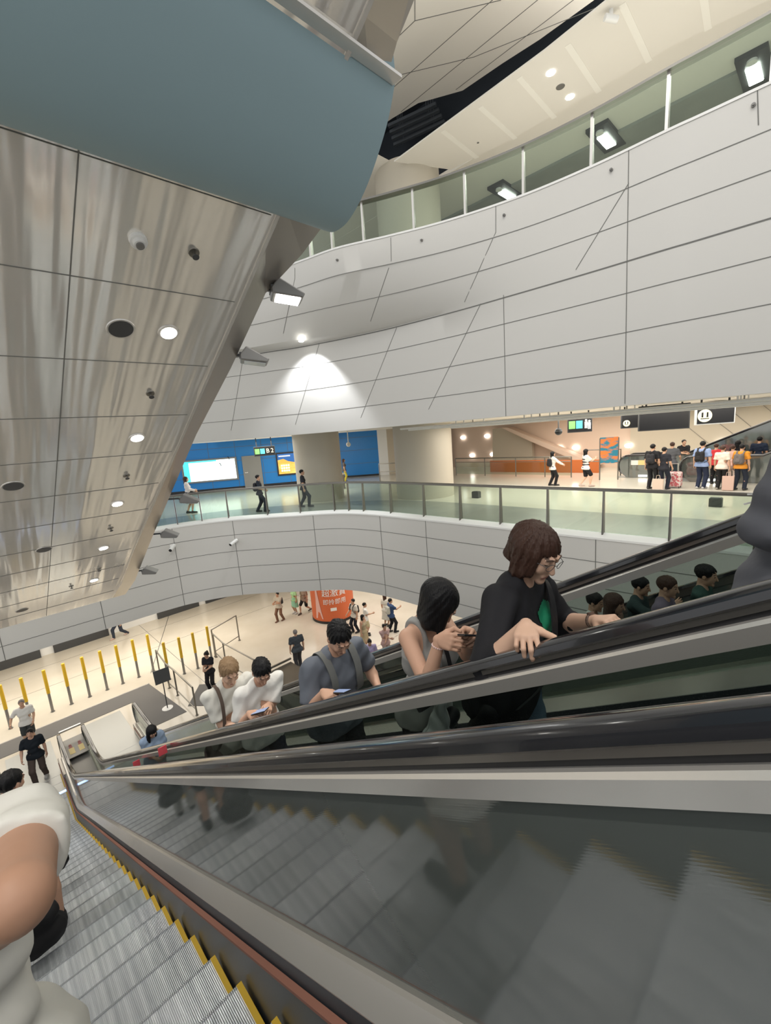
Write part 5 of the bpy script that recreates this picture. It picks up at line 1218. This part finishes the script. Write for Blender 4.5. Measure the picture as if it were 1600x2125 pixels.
def backpack(R0, D, col, label, sz=(.15, .09, .21), straps=True, z0=.30, group='backpacks'):
    up = D['up']; s = D['s']; W = lambda p: to_world(R0, p)
    c = up(0, -.19, z0); e = empty('backpack', W(up(0, -.2, z0-.2)), label, 'backpack', group); m = cloth(col, .7)
    pr = []
    for q in (-1, 1): pr.append((up(q*sz[0]*.5, -.17, z0-sz[2]*.55), up(q*sz[0]*.5, -.165, z0+sz[2]*.5), sz[1], sz[1]*.85, .05))
    np_blob('main_pouch', pr, .014, m, e, folds=.003, tr=R0)
    pr = [(up(-sz[0]*.35, -.17-sz[1]*.75, z0-sz[2]*.45), up(sz[0]*.35, -.17-sz[1]*.75, z0-sz[2]*.45), sz[1]*.5, sz[1]*.5, .03), (up(-sz[0]*.3, -.17-sz[1]*.7, z0-sz[2]*.1), up(sz[0]*.3, -.17-sz[1]*.7, z0-sz[2]*.1), sz[1]*.42, sz[1]*.42, .05)]
    np_blob('front_pocket', pr, .014, m, e, tr=R0)
    if straps:
        for q in (-1, 1):
            pts = [up(q*.10, -.13, z0+.16), up(q*.115, -.06, .565), up(q*.118, .03, .565), up(q*.115, .115, .47), up(q*.115, .145, .36), up(q*.14, .12, .24), up(q*.165, .02, .14), up(q*.12, -.12, .08)]
            strap(e, [W(p) for p in pts], .028*s, m)
    return e
def strap(parent, pts, w, m, t=.006, name='strap'):
    pts = catmull(pts, 5); b = MB(); rows = []; cen = sum((Vector(p) for p in pts), Vector())/len(pts)
    for i, p in enumerate(pts):
        tt = (pts[min(i+1, len(pts)-1)]-pts[max(i-1, 0)]).normalized(); o = (p-cen); o = (o-tt*o.dot(tt)).normalized(); sd = tt.cross(o).normalized()
        rows.append([p-sd*w, p+sd*w, p+sd*w+o*t, p-sd*w+o*t])
    b.loft(rows, 0, closed=True, caps=True); return obj(name, b, [m], parent, smooth=True)

# ------------------------------------------------------------------ the riders on the up escalator (facing uphill, -Y)
PI = math.pi
tread = lambda yn, dy=0.: HN - TAN*(yn-dy)
WHITE, BLACK, NAVY, GREYB = (.72, .71, .68), (.014, .014, .017), (.022, .028, .045), (.13, .145, .175)
UP = 'riders on the up escalator'
def ups(x, y, yn): return (x, y, tread(yn) + .004)
# woman in black with her hand on the rail
L = ups(1.78, 1.07, 1.15); T = lambda p: to_local(L, PI, p)
wr = at_x(1092, 1300, 1.385)
w1, D = person('woman in a black top with short brown hair and glasses, hand on the near handrail', L, PI, 1.81, .0085, 'light', ('bobw', 'brown'), ('long', BLACK, .30), ('trousers', (.10, .15, .21)), BLACK, lean=.17, head=(.42, -.25, .0),
     rh=T(wr), lh=T(Vector((1.98, .70, -.93))), rpose='rail', lpose='hold', rn=(.35, .05, 1), ln=(.2, 0, 1), rdir=T(wr + Vector((-.075, -.06, -.035))) and tuple(np.array(T(wr + Vector((-.085, -.045, .0))))-np.array(T(wr))), rpole=(.35, -.5, -1), lpole=(-.5, -.8, -.6), build=1.1, fem=True, group=UP, twist=.1)
Hd, s_ = D['Hd'], D['s']; W = lambda p: to_world(w1, p)
e = empty('eyeglasses', W(Hd(0, .10, .02)), 'thin dark rimmed eyeglasses worn by the woman in black', 'glasses')
for q in (-1, 1):
    b = MB(); b.tube([W(Hd(q*(.032+.021*math.cos(a)), .108-.30*max(0, .021*math.cos(a)), .016+.018*math.sin(a))) for a in [k*PI/8 for k in range(16)]], .0014, 6, close=True); obj('rim', b, ['darkgrey'], e)
    b = MB(); b.tube([W(Hd(q*.053, .102, .022)), W(Hd(q*.074, .06, .02)), W(Hd(q*.082, -.005, .018))], .0014, 6); obj('temple', b, ['darkgrey'], e)
b = MB(); b.tube([W(Hd(-.011, .108, .02)), W(Hd(0, .112, .024)), W(Hd(.011, .108, .02))], .0013, 6); obj('bridge', b, ['darkgrey'], e)
up = D['up']
decal(w1, D, [[(-.13, .43), (-.05, .47), (.03, .44), (.02, .39), (.05, .33), (-.03, .31), (-.09, .35), (-.07, .39)]], .5, [mat('green_print', (.01, .22, .11), .6)], 'green leaf print on the front of the black top', 'shirt', step=.007)
e = empty('shoulder_bag', W(up(0, .1, .1)), 'black bag strap with a white edged buckle across the woman in black', 'bag')
strap(e, [W(up(*p)) for p in [(-.155, -.03, .555), (-.12, .07, .52), (-.03, .155, .40), (.04, .19, .27), (.10, .185, .16), (.17, .12, .04)]], .027, cloth(BLACK, .5))
b = MB(); c = W(up(.035, .205, .25)); ux = (W(up(.1, 0, .0))-W(up(0, 0, 0))).normalized(); uz = (W(up(.03, .02, .1))-W(up(0, 0, 0))).normalized()
b.tube([c - ux*.032 - uz*.018, c + ux*.032 - uz*.018, c + ux*.032 + uz*.018, c - ux*.032 + uz*.018], .0032, 6, close=True); b.bar(c - uz*.018, c + uz*.018, .005, .004); obj('buckle', b, ['white'], e)
pr = [(up(.19, .02, -.02), up(.21, .0, -.14), .06, .075, .03)]; np_blob('pouch', [(tuple(W(a)), tuple(W(c)), r0, r1, k) for a, c, r0, r1, k in pr], .012, cloth(BLACK, .5), e)
fr = D['frames'][1]; c = fr[0]
b = MB(); ax = unit(D['arms'][1][2]-D['arms'][1][1]); pc = D['arms'][1][2] - ax*.03; t1 = unit(np.cross(ax, (0, 0, 1))); t2 = np.cross(ax, t1)
b.tube([W(pc + t1*.031*math.cos(a) + t2*.031*math.sin(a)) for a in [k*PI/8 for k in range(16)]], .008, 6, close=True); b.cyl(W(pc - t2*.030), W(pc - t2*.042), .017, n=14); o = obj('wristwatch', b, [BROW]); tag(o, 'dark wristwatch on the left arm of the woman in black', 'watch')
# girl with the black bob
L = ups(1.86, 1.70, 1.95); T2 = lambda p: to_local(L, PI, p)
ph = at_x(962, 1318, 1.66)
g1, D = person('girl with a black bob in a grey tank top, looking down at her phone', L, PI, 1.87, .0085, 'warm', ('bob', 'black'), ('tank', (.30, .30, .29)), ('trousers', (.035, .035, .04), 1.25), (.6, .6, .58), lean=.10, head=(.85, .55, .0),
     rh=T2(ph + Vector((-.045, .12, -.045))), lh=T2(ph + Vector((.12, .06, -.05))), rpose='hold', lpose='grip', rn=(.75, -.3, .3), ln=(-.6, .4, .3), rdir=(.15, 1, .25), ldir=(.5, .9, .2), rpole=(.15, -.35, -1), lpole=(-.5, -.4, -.9), build=.88, fem=True, group=UP)
W = lambda p: to_world(g1, p); up = D['up']
phone(g1, T2(ph), (.85, -.45, .25), (.35, .8, .35), 'black phone held by the girl with the bob', .04, .082, False)
e = empty('shoulder_bag', W(up(.15, .1, -.05)), 'black strap bag hanging in front of the girl with the bob', 'bag')
strap(e, [W(up(*p)) for p in [(.03, .03, .60), (.03, .11, .52), (.00, .15, .38), (-.03, .16, .22), (-.05, .15, .10)]], .014, cloth(BLACK, .5))
np_blob('pouch', [(tuple(W(up(-.03, .17, .02))), tuple(W(up(.10, .17, -.02))), .05, .055, .03), (tuple(W(up(-.02, .17, -.10))), tuple(W(up(.10, .17, -.12))), .06, .06, .03)], .012, cloth(BLACK, .45), e, folds=.003)
np_blob('plastic_bag', [(tuple(W(up(.15, .22, .22))), tuple(W(up(.13, .20, .02))), .03, .075, .05), (tuple(W(up(.16, .21, -.02))), tuple(W(up(.06, .20, -.12))), .08, .09, .05)], .012, mat('clear_plastic', (.60, .63, .64), .12, 0, .8), None, 'crinkled pale plastic bag hanging from the arm of the girl', 'bag', None, folds=.012)
b = MB(); ax = unit(D['arms'][0][2]-D['arms'][0][1]); pc = D['arms'][0][2] - ax*.035; t1 = unit(np.cross(ax, (0, 0, 1))); t2 = np.cross(ax, t1)
for k in range(18): a = k*PI/9; b.sphere(W(pc + t1*.030*math.cos(a) + t2*.030*math.sin(a)), .0058, 8)
tag(obj('bracelet', b, [mat('pearl_beads', (.75, .55, .52), .3)], smooth=True), 'pale pink bead bracelet on the girl with the bob', 'bracelet')
# man in grey tee with backpack straps
L = ups(1.86, 2.70, 2.75); T3 = lambda p: to_local(L, PI, p); ph = at_x(705, 1438, 1.62)
m1, D = person('man in a grey tee with a grey backpack, head bent down', L, PI, 1.80, .011, 'warm', ('short', 'black'), ('tee', GREYB), ('trousers', (.03, .032, .037)), BLACK, lean=.12, head=(.62, -.25, .0),
     rh=T3(ph + Vector((-.05, .12, -.02))), lh=T3(Vector((2.10, 2.42, -2.02))), rpose='hold', lpose='relaxed', rn=(.3, 0, 1), rdir=(.1, 1, .1), rpole=(.25, -.4, -1), lpole=(-.5, -.5, -.5), build=1.12, group=UP)
backpack(m1, D, (.16, .165, .16), 'grey backpack worn by the man in the grey tee', (.14, .08, .20))
phone(m1, T3(ph + Vector((0, -.02, .02))), (1, .1, .2), (0, 1, .4), 'phone in the hand of the man in the grey tee', .038, .08)
# two in white tees
L = ups(1.78, 3.93, 3.95); T4 = lambda p: to_local(L, PI, p); ph = at_x(540, 1480, 1.60)
p1, D = person('man in a white tee with black hair holding a phone in both hands', L, PI, 1.80, .012, 'warm', ('short', 'black'), ('tee', WHITE), ('trousers', NAVY), BLACK, lean=.12, head=(.6, -.2, 0),
     rh=T4(ph + Vector((-.05, .12, -.03))), lh=T4(ph + Vector((.13, .08, -.02))), rpose='hold', lpose='grip', rn=(.5, 0, .9), ln=(-.5, .2, .8), rdir=(-.1, 1, .1), ldir=(.55, .8, .1), rpole=(.25, -.4, -1), lpole=(-.5, -.8, -.5), build=1.0, group=UP)
phone(p1, T4(ph + Vector((0, 0, .02))), (.8, .5, .15), (-.45, .8, .35), 'phone with a lit screen held by the man in the white tee', .042, .085)
W = lambda p: to_world(p1, p); up = D['up']
decal(p1, D, [[(-.02, .36), (.03, .36), (.03, .32), (-.02, .32)], [(-.07, .27), (-.06, .265), (.05, .305), (.045, .312)]], .5, ['bollard_g'], 'small grey print on the chest of the white tee', 'shirt', step=.006)
L = ups(1.64, 4.34, 4.35); T5 = lambda p: to_local(L, PI, p)
p2, D = person('rider with light brown hair in a white tee and a brown bag strap', L, PI, 1.93, .013, 'light', ('short', 'blond'), ('tee', (.66, .65, .60)), ('trousers', (.25, .24, .22)), BLACK, lean=.06, head=(.5, -.1, 0),
     rh=T5(Vector((1.62, 3.98, -2.88))), lh=T5(Vector((1.80, 3.95, -2.9))), rpose='hold', lpose='hold', rpole=(.5, -.8, -.5), lpole=(-.5, -.8, -.5), group=UP)
W = lambda p: to_world(p2, p); up = D['up']; e = empty('shoulder_bag', W(up(.2, 0, 0)), 'dark bag on a brown strap worn by the rider with light brown hair', 'bag')
strap(e, [W(up(*p)) for p in [(.12, -.05, .565), (.125, .04, .56), (.13, .12, .45), (.15, .15, .25), (.19, .10, .05), (.22, .03, -.06)]], .018, cloth((.12, .09, .075)))
np_blob('pouch', [(tuple(W(up(.22, .06, -.08))), tuple(W(up(.22, .06, -.30))), .07, .08, .03), (tuple(W(up(.22, -.06, -.08))), tuple(W(up(.22, -.06, -.30))), .07, .08, .03)], .014, cloth((.05, .04, .035)), e)
# woman in blue at the bottom
L = ups(1.85, 9.4, 9.55)
person('woman in a light blue top near the foot of the up escalator', L, PI, 1.70, .016, 'warm', ('long', 'black'), ('tee', (.24, .32, .45)), ('trousers', (.3, .3, .32)), BLACK, lean=.14, head=(.6, .2, 0), rh=(.05, .32, 1.05), lh=(-.12, .33, 1.08), rpose='hold', lpose='hold', fem=True, group=UP)
# rider at the right edge in a dark grey jacket, holding food
L = ups(2.11, .035, -.05); T6 = lambda p: to_local(L, PI, p)
j1, D = person('rider in a dark grey jacket at the right edge, elbow bent, holding food', L, PI, 1.72, .012, 'warm', ('short', 'black'), ('jacket', (.13, .135, .155)), ('trousers', BLACK), BLACK, lean=.05, head=(.3, 0, 0),
     rh=T6(Vector((2.06, -.05, -.50))), lh=T6(Vector((2.25, -.25, -.45))), rpose='hold', lpose='hold', rpole=(.35, -.9, -.8), lpole=(-.4, -.8, -.6), rn=(0, 0, 1), build=1.08, group=UP, hem=-.10)
c = at_x(1625, 1038, 1.93); e = empty('food_tray', c, 'pale food tray with orange food held by the rider in the dark jacket', 'food')
b = MB(); b.loft([[c + Vector((x*f, y*f, z)) for x, y in ((-.04, -.07), (.04, -.07), (.04, .05), (-.04, .05))] for f, z in ((.8, -.012), (1, .012))], 0, closed=True, caps=True); obj('tray', b, ['white'], e)
b = MB()
for k in range(6): b.sphere(c + Vector((-.025 + .022*(k % 3), -.03+.04*(k//3), .015)), .016, 8)
obj('food', b, [mat('orange_food', (.6, .27, .06), .5)], e, smooth=True)
b = MB(); b.bar(c + Vector((-.02, -.02, .03)), c + Vector((.0, .10, -.02)), .006, .006); b.bar(c + Vector((-.03, 0, .03)), c + Vector((-.03, .09, .02)), .005, .005); obj('chopsticks', b, ['white'], e)

# ------------------------------------------------------------------ people on the down escalator (facing +Y)
DN = 'riders on the down escalator'
L = (-.29, 1.25, tread(1.503)+.004)
a1, D = person('person in a white tee at the left edge with a bare bent elbow close by', L, 0., 2.0, .010, 'tan', ('short', 'black'), ('tee', (.70, .69, .64), .46), ('shorts', BLACK), BLACK, lean=.0, head=(.4, 0, 0), hem=-.34,
     rh=to_local(L, 0, (-.17, 1.12, -.90)), lh=(-.1, .35, 1.3), rpose='hold', lpose='hold', rpole=(.14, -.18, .185), rn=(0, 0, 1), build=1.1, group=DN)
L = (-.17, 5.05, tread(5.103)+.004)
a2, D = person('rider with black hair in a white shirt, seen from behind beyond the bent elbow', L, 0., 1.74, .015, 'warm', ('short', 'black'), ('tee', (.55, .57, .58)), ('shorts', (.05, .05, .055)), BLACK, lean=.05, head=(.25, -.9, 0), rh=(.10, .30, 1.0), group=DN)
np_blob('handbag', [((-.12, 6.55, tread(6.7)+.62), (.02, 6.55, tread(6.7)+.60), .10, .10, .05), ((-.10, 6.55, tread(6.7)+.44), (.02, 6.55, tread(6.7)+.42), .12, .11, .05)], .015, cloth((.016, .016, .018), .6), None, 'black soft handbag carried low, left of the landing', 'bag', None, folds=.006)
L = (-.25, 6.65, tread(6.703)+.004)
person('rider carrying the black handbag near the foot of the down escalator', L, 0., 1.55, .018, 'warm', ('short', 'black'), ('tee', (.6, .6, .58)), ('trousers', (.5, .5, .48)), BLACK, rh=(.22, .03, .78), group=DN)
np_blob('backpack', [((-.24, 4.35, tread(4.303)+.16), (-.14, 4.36, tread(4.303)+.16), .13, .12, .05), ((-.24, 4.35, tread(4.303)+.36), (-.15, 4.35, tread(4.303)+.34), .11, .10, .05)], .015, cloth((.018, .018, .02), .7), None, 'black soft backpack resting on the steps below the bent elbow', 'bag', None, folds=.006)

# ------------------------------------------------------------------ lower concourse
LO = 'people on the lower concourse'
def by_head(px, py, H, z): p = at_z(px, py, z+H); return (p.x, p.y, z)
def stand(label, px, py, H, z, rz, res=.022, **k): return person(label, by_head(px, py, H, z), rz, H, res, **k)
stand('man in a dark tee and brown trousers walking at the left by the landing', 60, 1512, 1.68, LF, 2.9, skin='warm', top=('tee', (.012, .016, .022)), bottom=('trousers', (.10, .075, .065)), shoes=(.5, .5, .5), feet=((.10, .18), (-.10, -.15)), rh=(.25, .25, .95), group=LO)
stand('man in a white tee and grey cap standing left of the landing', 43, 1453, 1.62, LF, 3.0, skin='mid', hair=('short', 'grey'), top=('tee', WHITE), bottom=('shorts', (.045, .05, .05)), group=LO, rh=(.35, .2, 1.0), lh=(-.2, .2, .9))
stand('woman in black looking at her phone beyond the blond rider', 428, 1352, 1.62, LF, 2.3, hair=('tail', 'black'), top=('tee', BLACK), bottom=('trousers', (.02, .018, .02)), fem=True, rh=(.06, .3, 1.05), lh=(-.08, .3, 1.05), rpose='hold', lpose='hold', head=(.4, 0, 0), group=LO)
stand('man in a dark grey tee seen from behind on the lower floor', 612, 1307, 1.70, LF, -.25, hair=('short', 'grey'), top=('tee', (.055, .065, .075)), bottom=('trousers', (.04, .04, .045)), feet=((.1, .15), (-.1, -.12)), build=1.12, group=LO)
q, D = stand('man in a tan shirt and brown trousers reading a phone as he walks', 575, 1229, 1.56, LF, 1.9, top=('tee', (.45, .40, .33)), bottom=('trousers', (.19, .10, .065)), shoes=(.2, .12, .09), feet=((.09, .16), (-.09, -.15)), rh=(.05, .34, 1.08), lh=(-.05, .34, 1.05), rpose='hold', lpose='hold', group=LO)
backpack(q, D, (.035, .04, .045), 'dark backpack of the man in the tan shirt', straps=False)
stand('person in black shorts striding past the orange column', 628, 1213, 1.58, LF, 1.75, top=('tee', (.30, .22, .17)), bottom=('shorts', (.02, .02, .022)), shoes=(.12, .09, .08), feet=((.09, .34), (-.09, -.30, .05)), skin='warm', group=LO)
stand('woman in a pale green dress walking left of the orange column', 607, 1216, 1.55, LF, 1.6, hair=('long', 'black'), top=('tee', (.42, .68, .36)), bottom=('skirt', (.30, .60, .42), .45), shoes=(.7, .7, .7), fem=True, group=LO)
q, D = stand('man in a white shirt with a black backpack beside the orange column', 732, 1243, 1.66, LF, 1.5, top=('tee', (.66, .62, .56)), bottom=('trousers', (.018, .02, .03)), feet=((.1, .1), (-.1, -.08)), rh=(.1, .34, 1.0), group=LO)
backpack(q, D, (.018, .02, .025), 'black backpack of the man in white beside the orange column')
stand('person in a white tee facing right, beside the orange column', 756, 1251, 1.58, LF, -2.2, top=('tee', WHITE), bottom=('shorts', (.55, .48, .30)), rh=(.05, .33, 1.05), group=LO)
stand('woman with long black hair and a khaki skirt, seen from behind by the column', 752, 1276, 1.56, LF, -2.9, hair=('long', 'black'), top=('tank', (.42, .36, .24)), bottom=('skirt', (.46, .38, .24), .5), fem=True, skin='warm', group=LO)
q, D = stand('man in a blue shirt holding a phone, right of the orange column', 809, 1242, 1.66, LF, -1.9, top=('tee', (.04, .075, .17)), bottom=('trousers', BLACK), feet=((.1, .12), (-.1, -.1)), rh=(.1, .42, 1.18), group=LO)
backpack(q, D, (.45, .45, .40), 'pale backpack of the man in the blue shirt', straps=False)
stand('woman with very long brown hair just beyond the man in blue', 798, 1233, 1.62, LF, -1.4, hair=('long', 'brown'), top=('tee', (.6, .58, .52)), bottom=('skirt', (.6, .6, .55), .5), fem=True, group=LO)
stand('person in a pink tee with crossed arms near the far escalator', 797, 1296, 1.60, LF, 2.9, hair=('bun', 'black'), top=('tee', (.58, .40, .38)), bottom=('trousers', (.5, .38, .35)), skin='warm', rh=(-.12, .22, 1.05), lh=(.12, .24, 1.0), group=LO)
q, D = stand('person in a lilac top with hair in a bun by the far escalator', 766, 1325, 1.58, LF, 2.5, hair=('bun', 'black'), top=('tee', (.45, .38, .60)), bottom=('trousers', (.1, .1, .12)), lean=.1, head=(.3, 0, 0), group=LO)
L = at_z(250, 1322, LF); person('person in dark trousers walking under the mezzanine edge', L, 1.9, 1.66, .022, top=('tee', (.2, .2, .22)), bottom=('trousers', (.03, .037, .055)), shoes=(.5, .35, .3), feet=((.09, .30), (-.09, -.32, .04)), group=LO)
# riders of the third escalator, behind the smoked glass
TH = 'riders of the third escalator'
for k, (px, py, col, hr, lb) in enumerate([(1462, 1174, (.03, .07, .06), ('short', 'black'), 'rider in dark green on the third escalator, topmost behind the smoked glass'), (1382, 1198, (.16, .13, .18), ('short', 'brown'), 'rider in purple grey on the third escalator behind the smoked glass'),
        (1327, 1199, (.03, .05, .05), ('short', 'black'), 'rider in black on the third escalator, with a raised pale phone'), (1272, 1217, (.30, .19, .14), ('long', 'brown'), 'rider in brown with long hair on the third escalator'), (1232, 1232, (.62, .62, .58), ('short', 'black'), 'rider in white on the third escalator, lowest behind the smoked glass')]):
    xx = 5.5 if k % 2 else 6.0; p = at_x(px, py, xx); yn = -1.8 + .4*math.ceil((p.y + .1 + 1.8)/.4); z = tread(yn, -2.0); Hh = min(max(p.z - z, 1.45), 1.85)
    person(lb, (xx, p.y, z+.004), PI, Hh, .02, 'warm', hr, ('tee', col), ('trousers', (.03, .03, .04)), BLACK, head=(.2, 0, 0), group=TH, rh=(.12, .32, 1.1) if k != 2 else (.1, .40, 1.45))

# ------------------------------------------------------------------ mezzanine
ME = 'people on the mezzanine'
def on_floor(px, fy, hy):
    p = at_z(px, fy, MF); r_ = ray(px, hy); k = math.hypot(p.x, p.y)/math.hypot(r_.x, r_.y); return (p.x, p.y, MF), r_.z*k - MF
def mez(label, px, fy, hy, rz, res=.022, **k):
    L, H = on_floor(px, fy, hy); H = min(max(H, 1.5), 1.9); k.setdefault('group', ME); return person(label, L, rz, H, res, **k)
RT = -2.36                                                      # facing right in the view
q, D = mez('woman in a white jacket with a black backpack walking right', 1147, 1008, 937, RT, skin='warm', hair=('long', 'black'), top=('long', (.68, .66, .62)), bottom=('trousers', BLACK), feet=((.08, .12), (-.08, -.10)), rh=(.2, .40, .95), fem=True)
backpack(q, D, (.018, .018, .022), 'black backpack of the woman in the white jacket', straps=False)
q, D = mez('woman in a black and white striped top and black shorts walking right', 1217, 1010, 931, RT, skin='light', hair=('long', 'black'), top=('tee', (.70, .69, .66)), bottom=('shorts', BLACK), shoes=(.5, .4, .35), feet=((.07, .16), (-.07, -.22, .03)), rh=(.05, .35, 1.2), lh=(-.05, .35, 1.2), fem=True)
up = D['up']; b = MB(); sh_ = [o for o in q.children if o.name.startswith('shirt')][0]
for z in (.02, .14, .26, .38):
    b.tube([up(.145*math.cos(a), .135*math.sin(a), z) for a in [k*PI/9 for k in range(18)]], .022, 6, close=True)
tag(obj('stripes', b, [cloth(BLACK)], sh_, local=True), 'black stripes')
q, D = mez('rear queue member in black with a black backpack', 1352, 1015, 922, -1.8, hair=('short', 'black'), top=('tee', BLACK), bottom=('trousers', BLACK)); backpack(q, D, (.022, .022, .026), 'black backpack with a small white mark, leftmost in the queue', straps=False)
mez('man in a black printed tee with pale shoulder stripes in the queue', 1376, 1016, 928, -1.9, hair=('short', 'black'), top=('tee', (.02, .021, .028)), bottom=('trousers', (.018, .022, .035)), feet=((.1, .1), (-.1, -.12)), rh=(.25, .1, .85))
mez('man in a grey tee with a pink bag stepping to the escalator', 1392, 1003, 918, -1.6, hair=('short', 'brown'), top=('tee', (.09, .095, .105)), bottom=('trousers', (.03, .045, .06)), rh=(.25, .25, 1.0))
mez('man in a plain black tee ahead, checking his phone', 1416, 992, 913, 2.2, hair=('short', 'black'), top=('tee', BLACK), bottom=('trousers', BLACK), rh=(.05, .33, 1.1), lh=(-.05, .33, 1.1))
q, D = mez('man in a light blue shirt with a black backpack in the queue', 1454, 1014, 916, -1.9, hair=('short', 'black'), top=('tee', (.24, .32, .52)), bottom=('trousers', (.022, .03, .06)), shoes=(.5, .5, .5), build=1.05); backpack(q, D, (.016, .016, .018), 'black backpack over the light blue shirt')
mez('person in a red top standing ahead in the queue', 1482, 1004, 921, -1.7, hair=('short', 'brown'), top=('tee', (.55, .04, .05)), bottom=('trousers', BLACK))
mez('person in a white printed tee and black trousers in the queue', 1495, 1016, 925, -1.9, hair=('short', 'brown'), top=('tee', (.68, .60, .52)), bottom=('trousers', (.018, .018, .02)), shoes=(.3, .28, .25))
mez('person in pale pink ahead of the orange tee', 1516, 1006, 930, -1.7, hair=('short', 'brown'), top=('tee', (.66, .42, .36)), bottom=('trousers', (.6, .5, .45)))
q, D = mez('man in an orange tee with a grey backpack in the queue', 1534, 1017, 922, -1.9, hair=('short', 'black'), top=('tee', (.66, .27, .035)), bottom=('trousers', (.022, .028, .045)), feet=((.14, .05), (-.14, -.05))); backpack(q, D, (.13, .115, .11), 'grey backpack over the orange tee')
mez('person in black with dark hair beyond the orange tee', 1526, 998, 914, -1.6, hair=('long', 'black'), top=('tee', BLACK), bottom=('trousers', BLACK))
mez('man in navy at the head of the queue on the right', 1570, 996, 907, -1.6, hair=('short', 'black'), top=('tee', (.016, .025, .05)), bottom=('trousers', NAVY))
mez('woman in a white jacket and dark skirt at the left behind the glass', 396, 1065, 988, -2.0, skin='light', hair=('long', 'brown'), top=('long', (.7, .66, .64)), bottom=('skirt', (.03, .03, .045), .40), feet=((.08, .12), (-.08, -.10)), rh=(.06, .3, 1.05), lh=(-.08, .3, 1.0), fem=True)
q, D = mez('man in a black tee with a backpack walking right before the grey door', 544, 1062, 984, -2.2, hair=('short', 'black'), top=('tee', (.02, .025, .035)), bottom=('trousers', (.03, .035, .05)), feet=((.09, .18), (-.09, -.18)), rh=(.2, .25, .95)); backpack(q, D, (.02, .02, .025), 'dark backpack of the man walking before the grey door', straps=False)
mez('man in a black shirt walking right in front of the left beige column', 634, 1052, 973, -2.2, hair=('short', 'black'), top=('tee', (.018, .02, .026)), bottom=('trousers', (.022, .03, .035)), feet=((.09, .2), (-.09, -.2)))
mez('person in dark clothes with a yellow bag half hidden by the left column', 717, 1000, 958, -2.2, hair=('long', 'brown'), top=('tee', (.12, .10, .09)), bottom=('trousers', (.5, .42, .05)), fem=True)
# luggage in the queue
L, _ = on_floor(1398, 1012, 960); c = Vector(L); e = empty('suitcase', c, 'red and white patterned trolley bag in the queue', 'suitcase')
b = MB(); b.box(c + Vector((-.18, -.25, .06)), c + Vector((.18, .25, .62))); obj('body', b, [mat('red_white_pattern', (.50, .10, .12), .7, var=((14, 14, 14), (.7, .6, .58), .45, .55))], e, bevel=.05)
b = MB(); b.tube([c + Vector((-.1, -.15, .6)), c + Vector((-.12, -.15, .95)), c + Vector((-.12, .15, .95)), c + Vector((-.1, .15, .6))], .012, 8); obj('handle', b, ['steel'], e)
b = MB()
for x in (-.13, .13):
    for y in (-.2, .2): b.cyl(c + Vector((x, y-.015, .03)), c + Vector((x, y+.015, .03)), .03, n=12)
obj('wheel', b, ['black'], e)
def paper_bag(px, fy, name, col, lb, h=.42, w=.17):
    L, _ = on_floor(px, fy, fy-40); c = Vector(L) + Vector((-.35, -.1, .02)); e = empty(name, c, lb, 'bag', 'bags in the queue')
    b = MB(); b.loft([[c + Vector((x*f, y*f, z)) for x, y in ((-.07, -w), (.07, -w), (.07, w), (-.07, w))] for f, z in ((1, 0), (1.05, h))], 0, closed=True, caps=True); obj('body', b, [cloth(col, .6)], e)
    b = MB(); b.tube([c + Vector((0, -.07, h)), c + Vector((0, -.05, h+.14)), c + Vector((0, .05, h+.14)), c + Vector((0, .07, h))], .008, 6); obj('handle', b, [cloth(col, .6)], e)
paper_bag(1364, 1015, 'paper_bag', (.62, .50, .42), 'pale paper bag carried low between the two left queue members')
paper_bag(1506, 1015, 'tote_bag', (.60, .42, .36), 'pale pink tote bag beside the white printed tee', .5, .16)
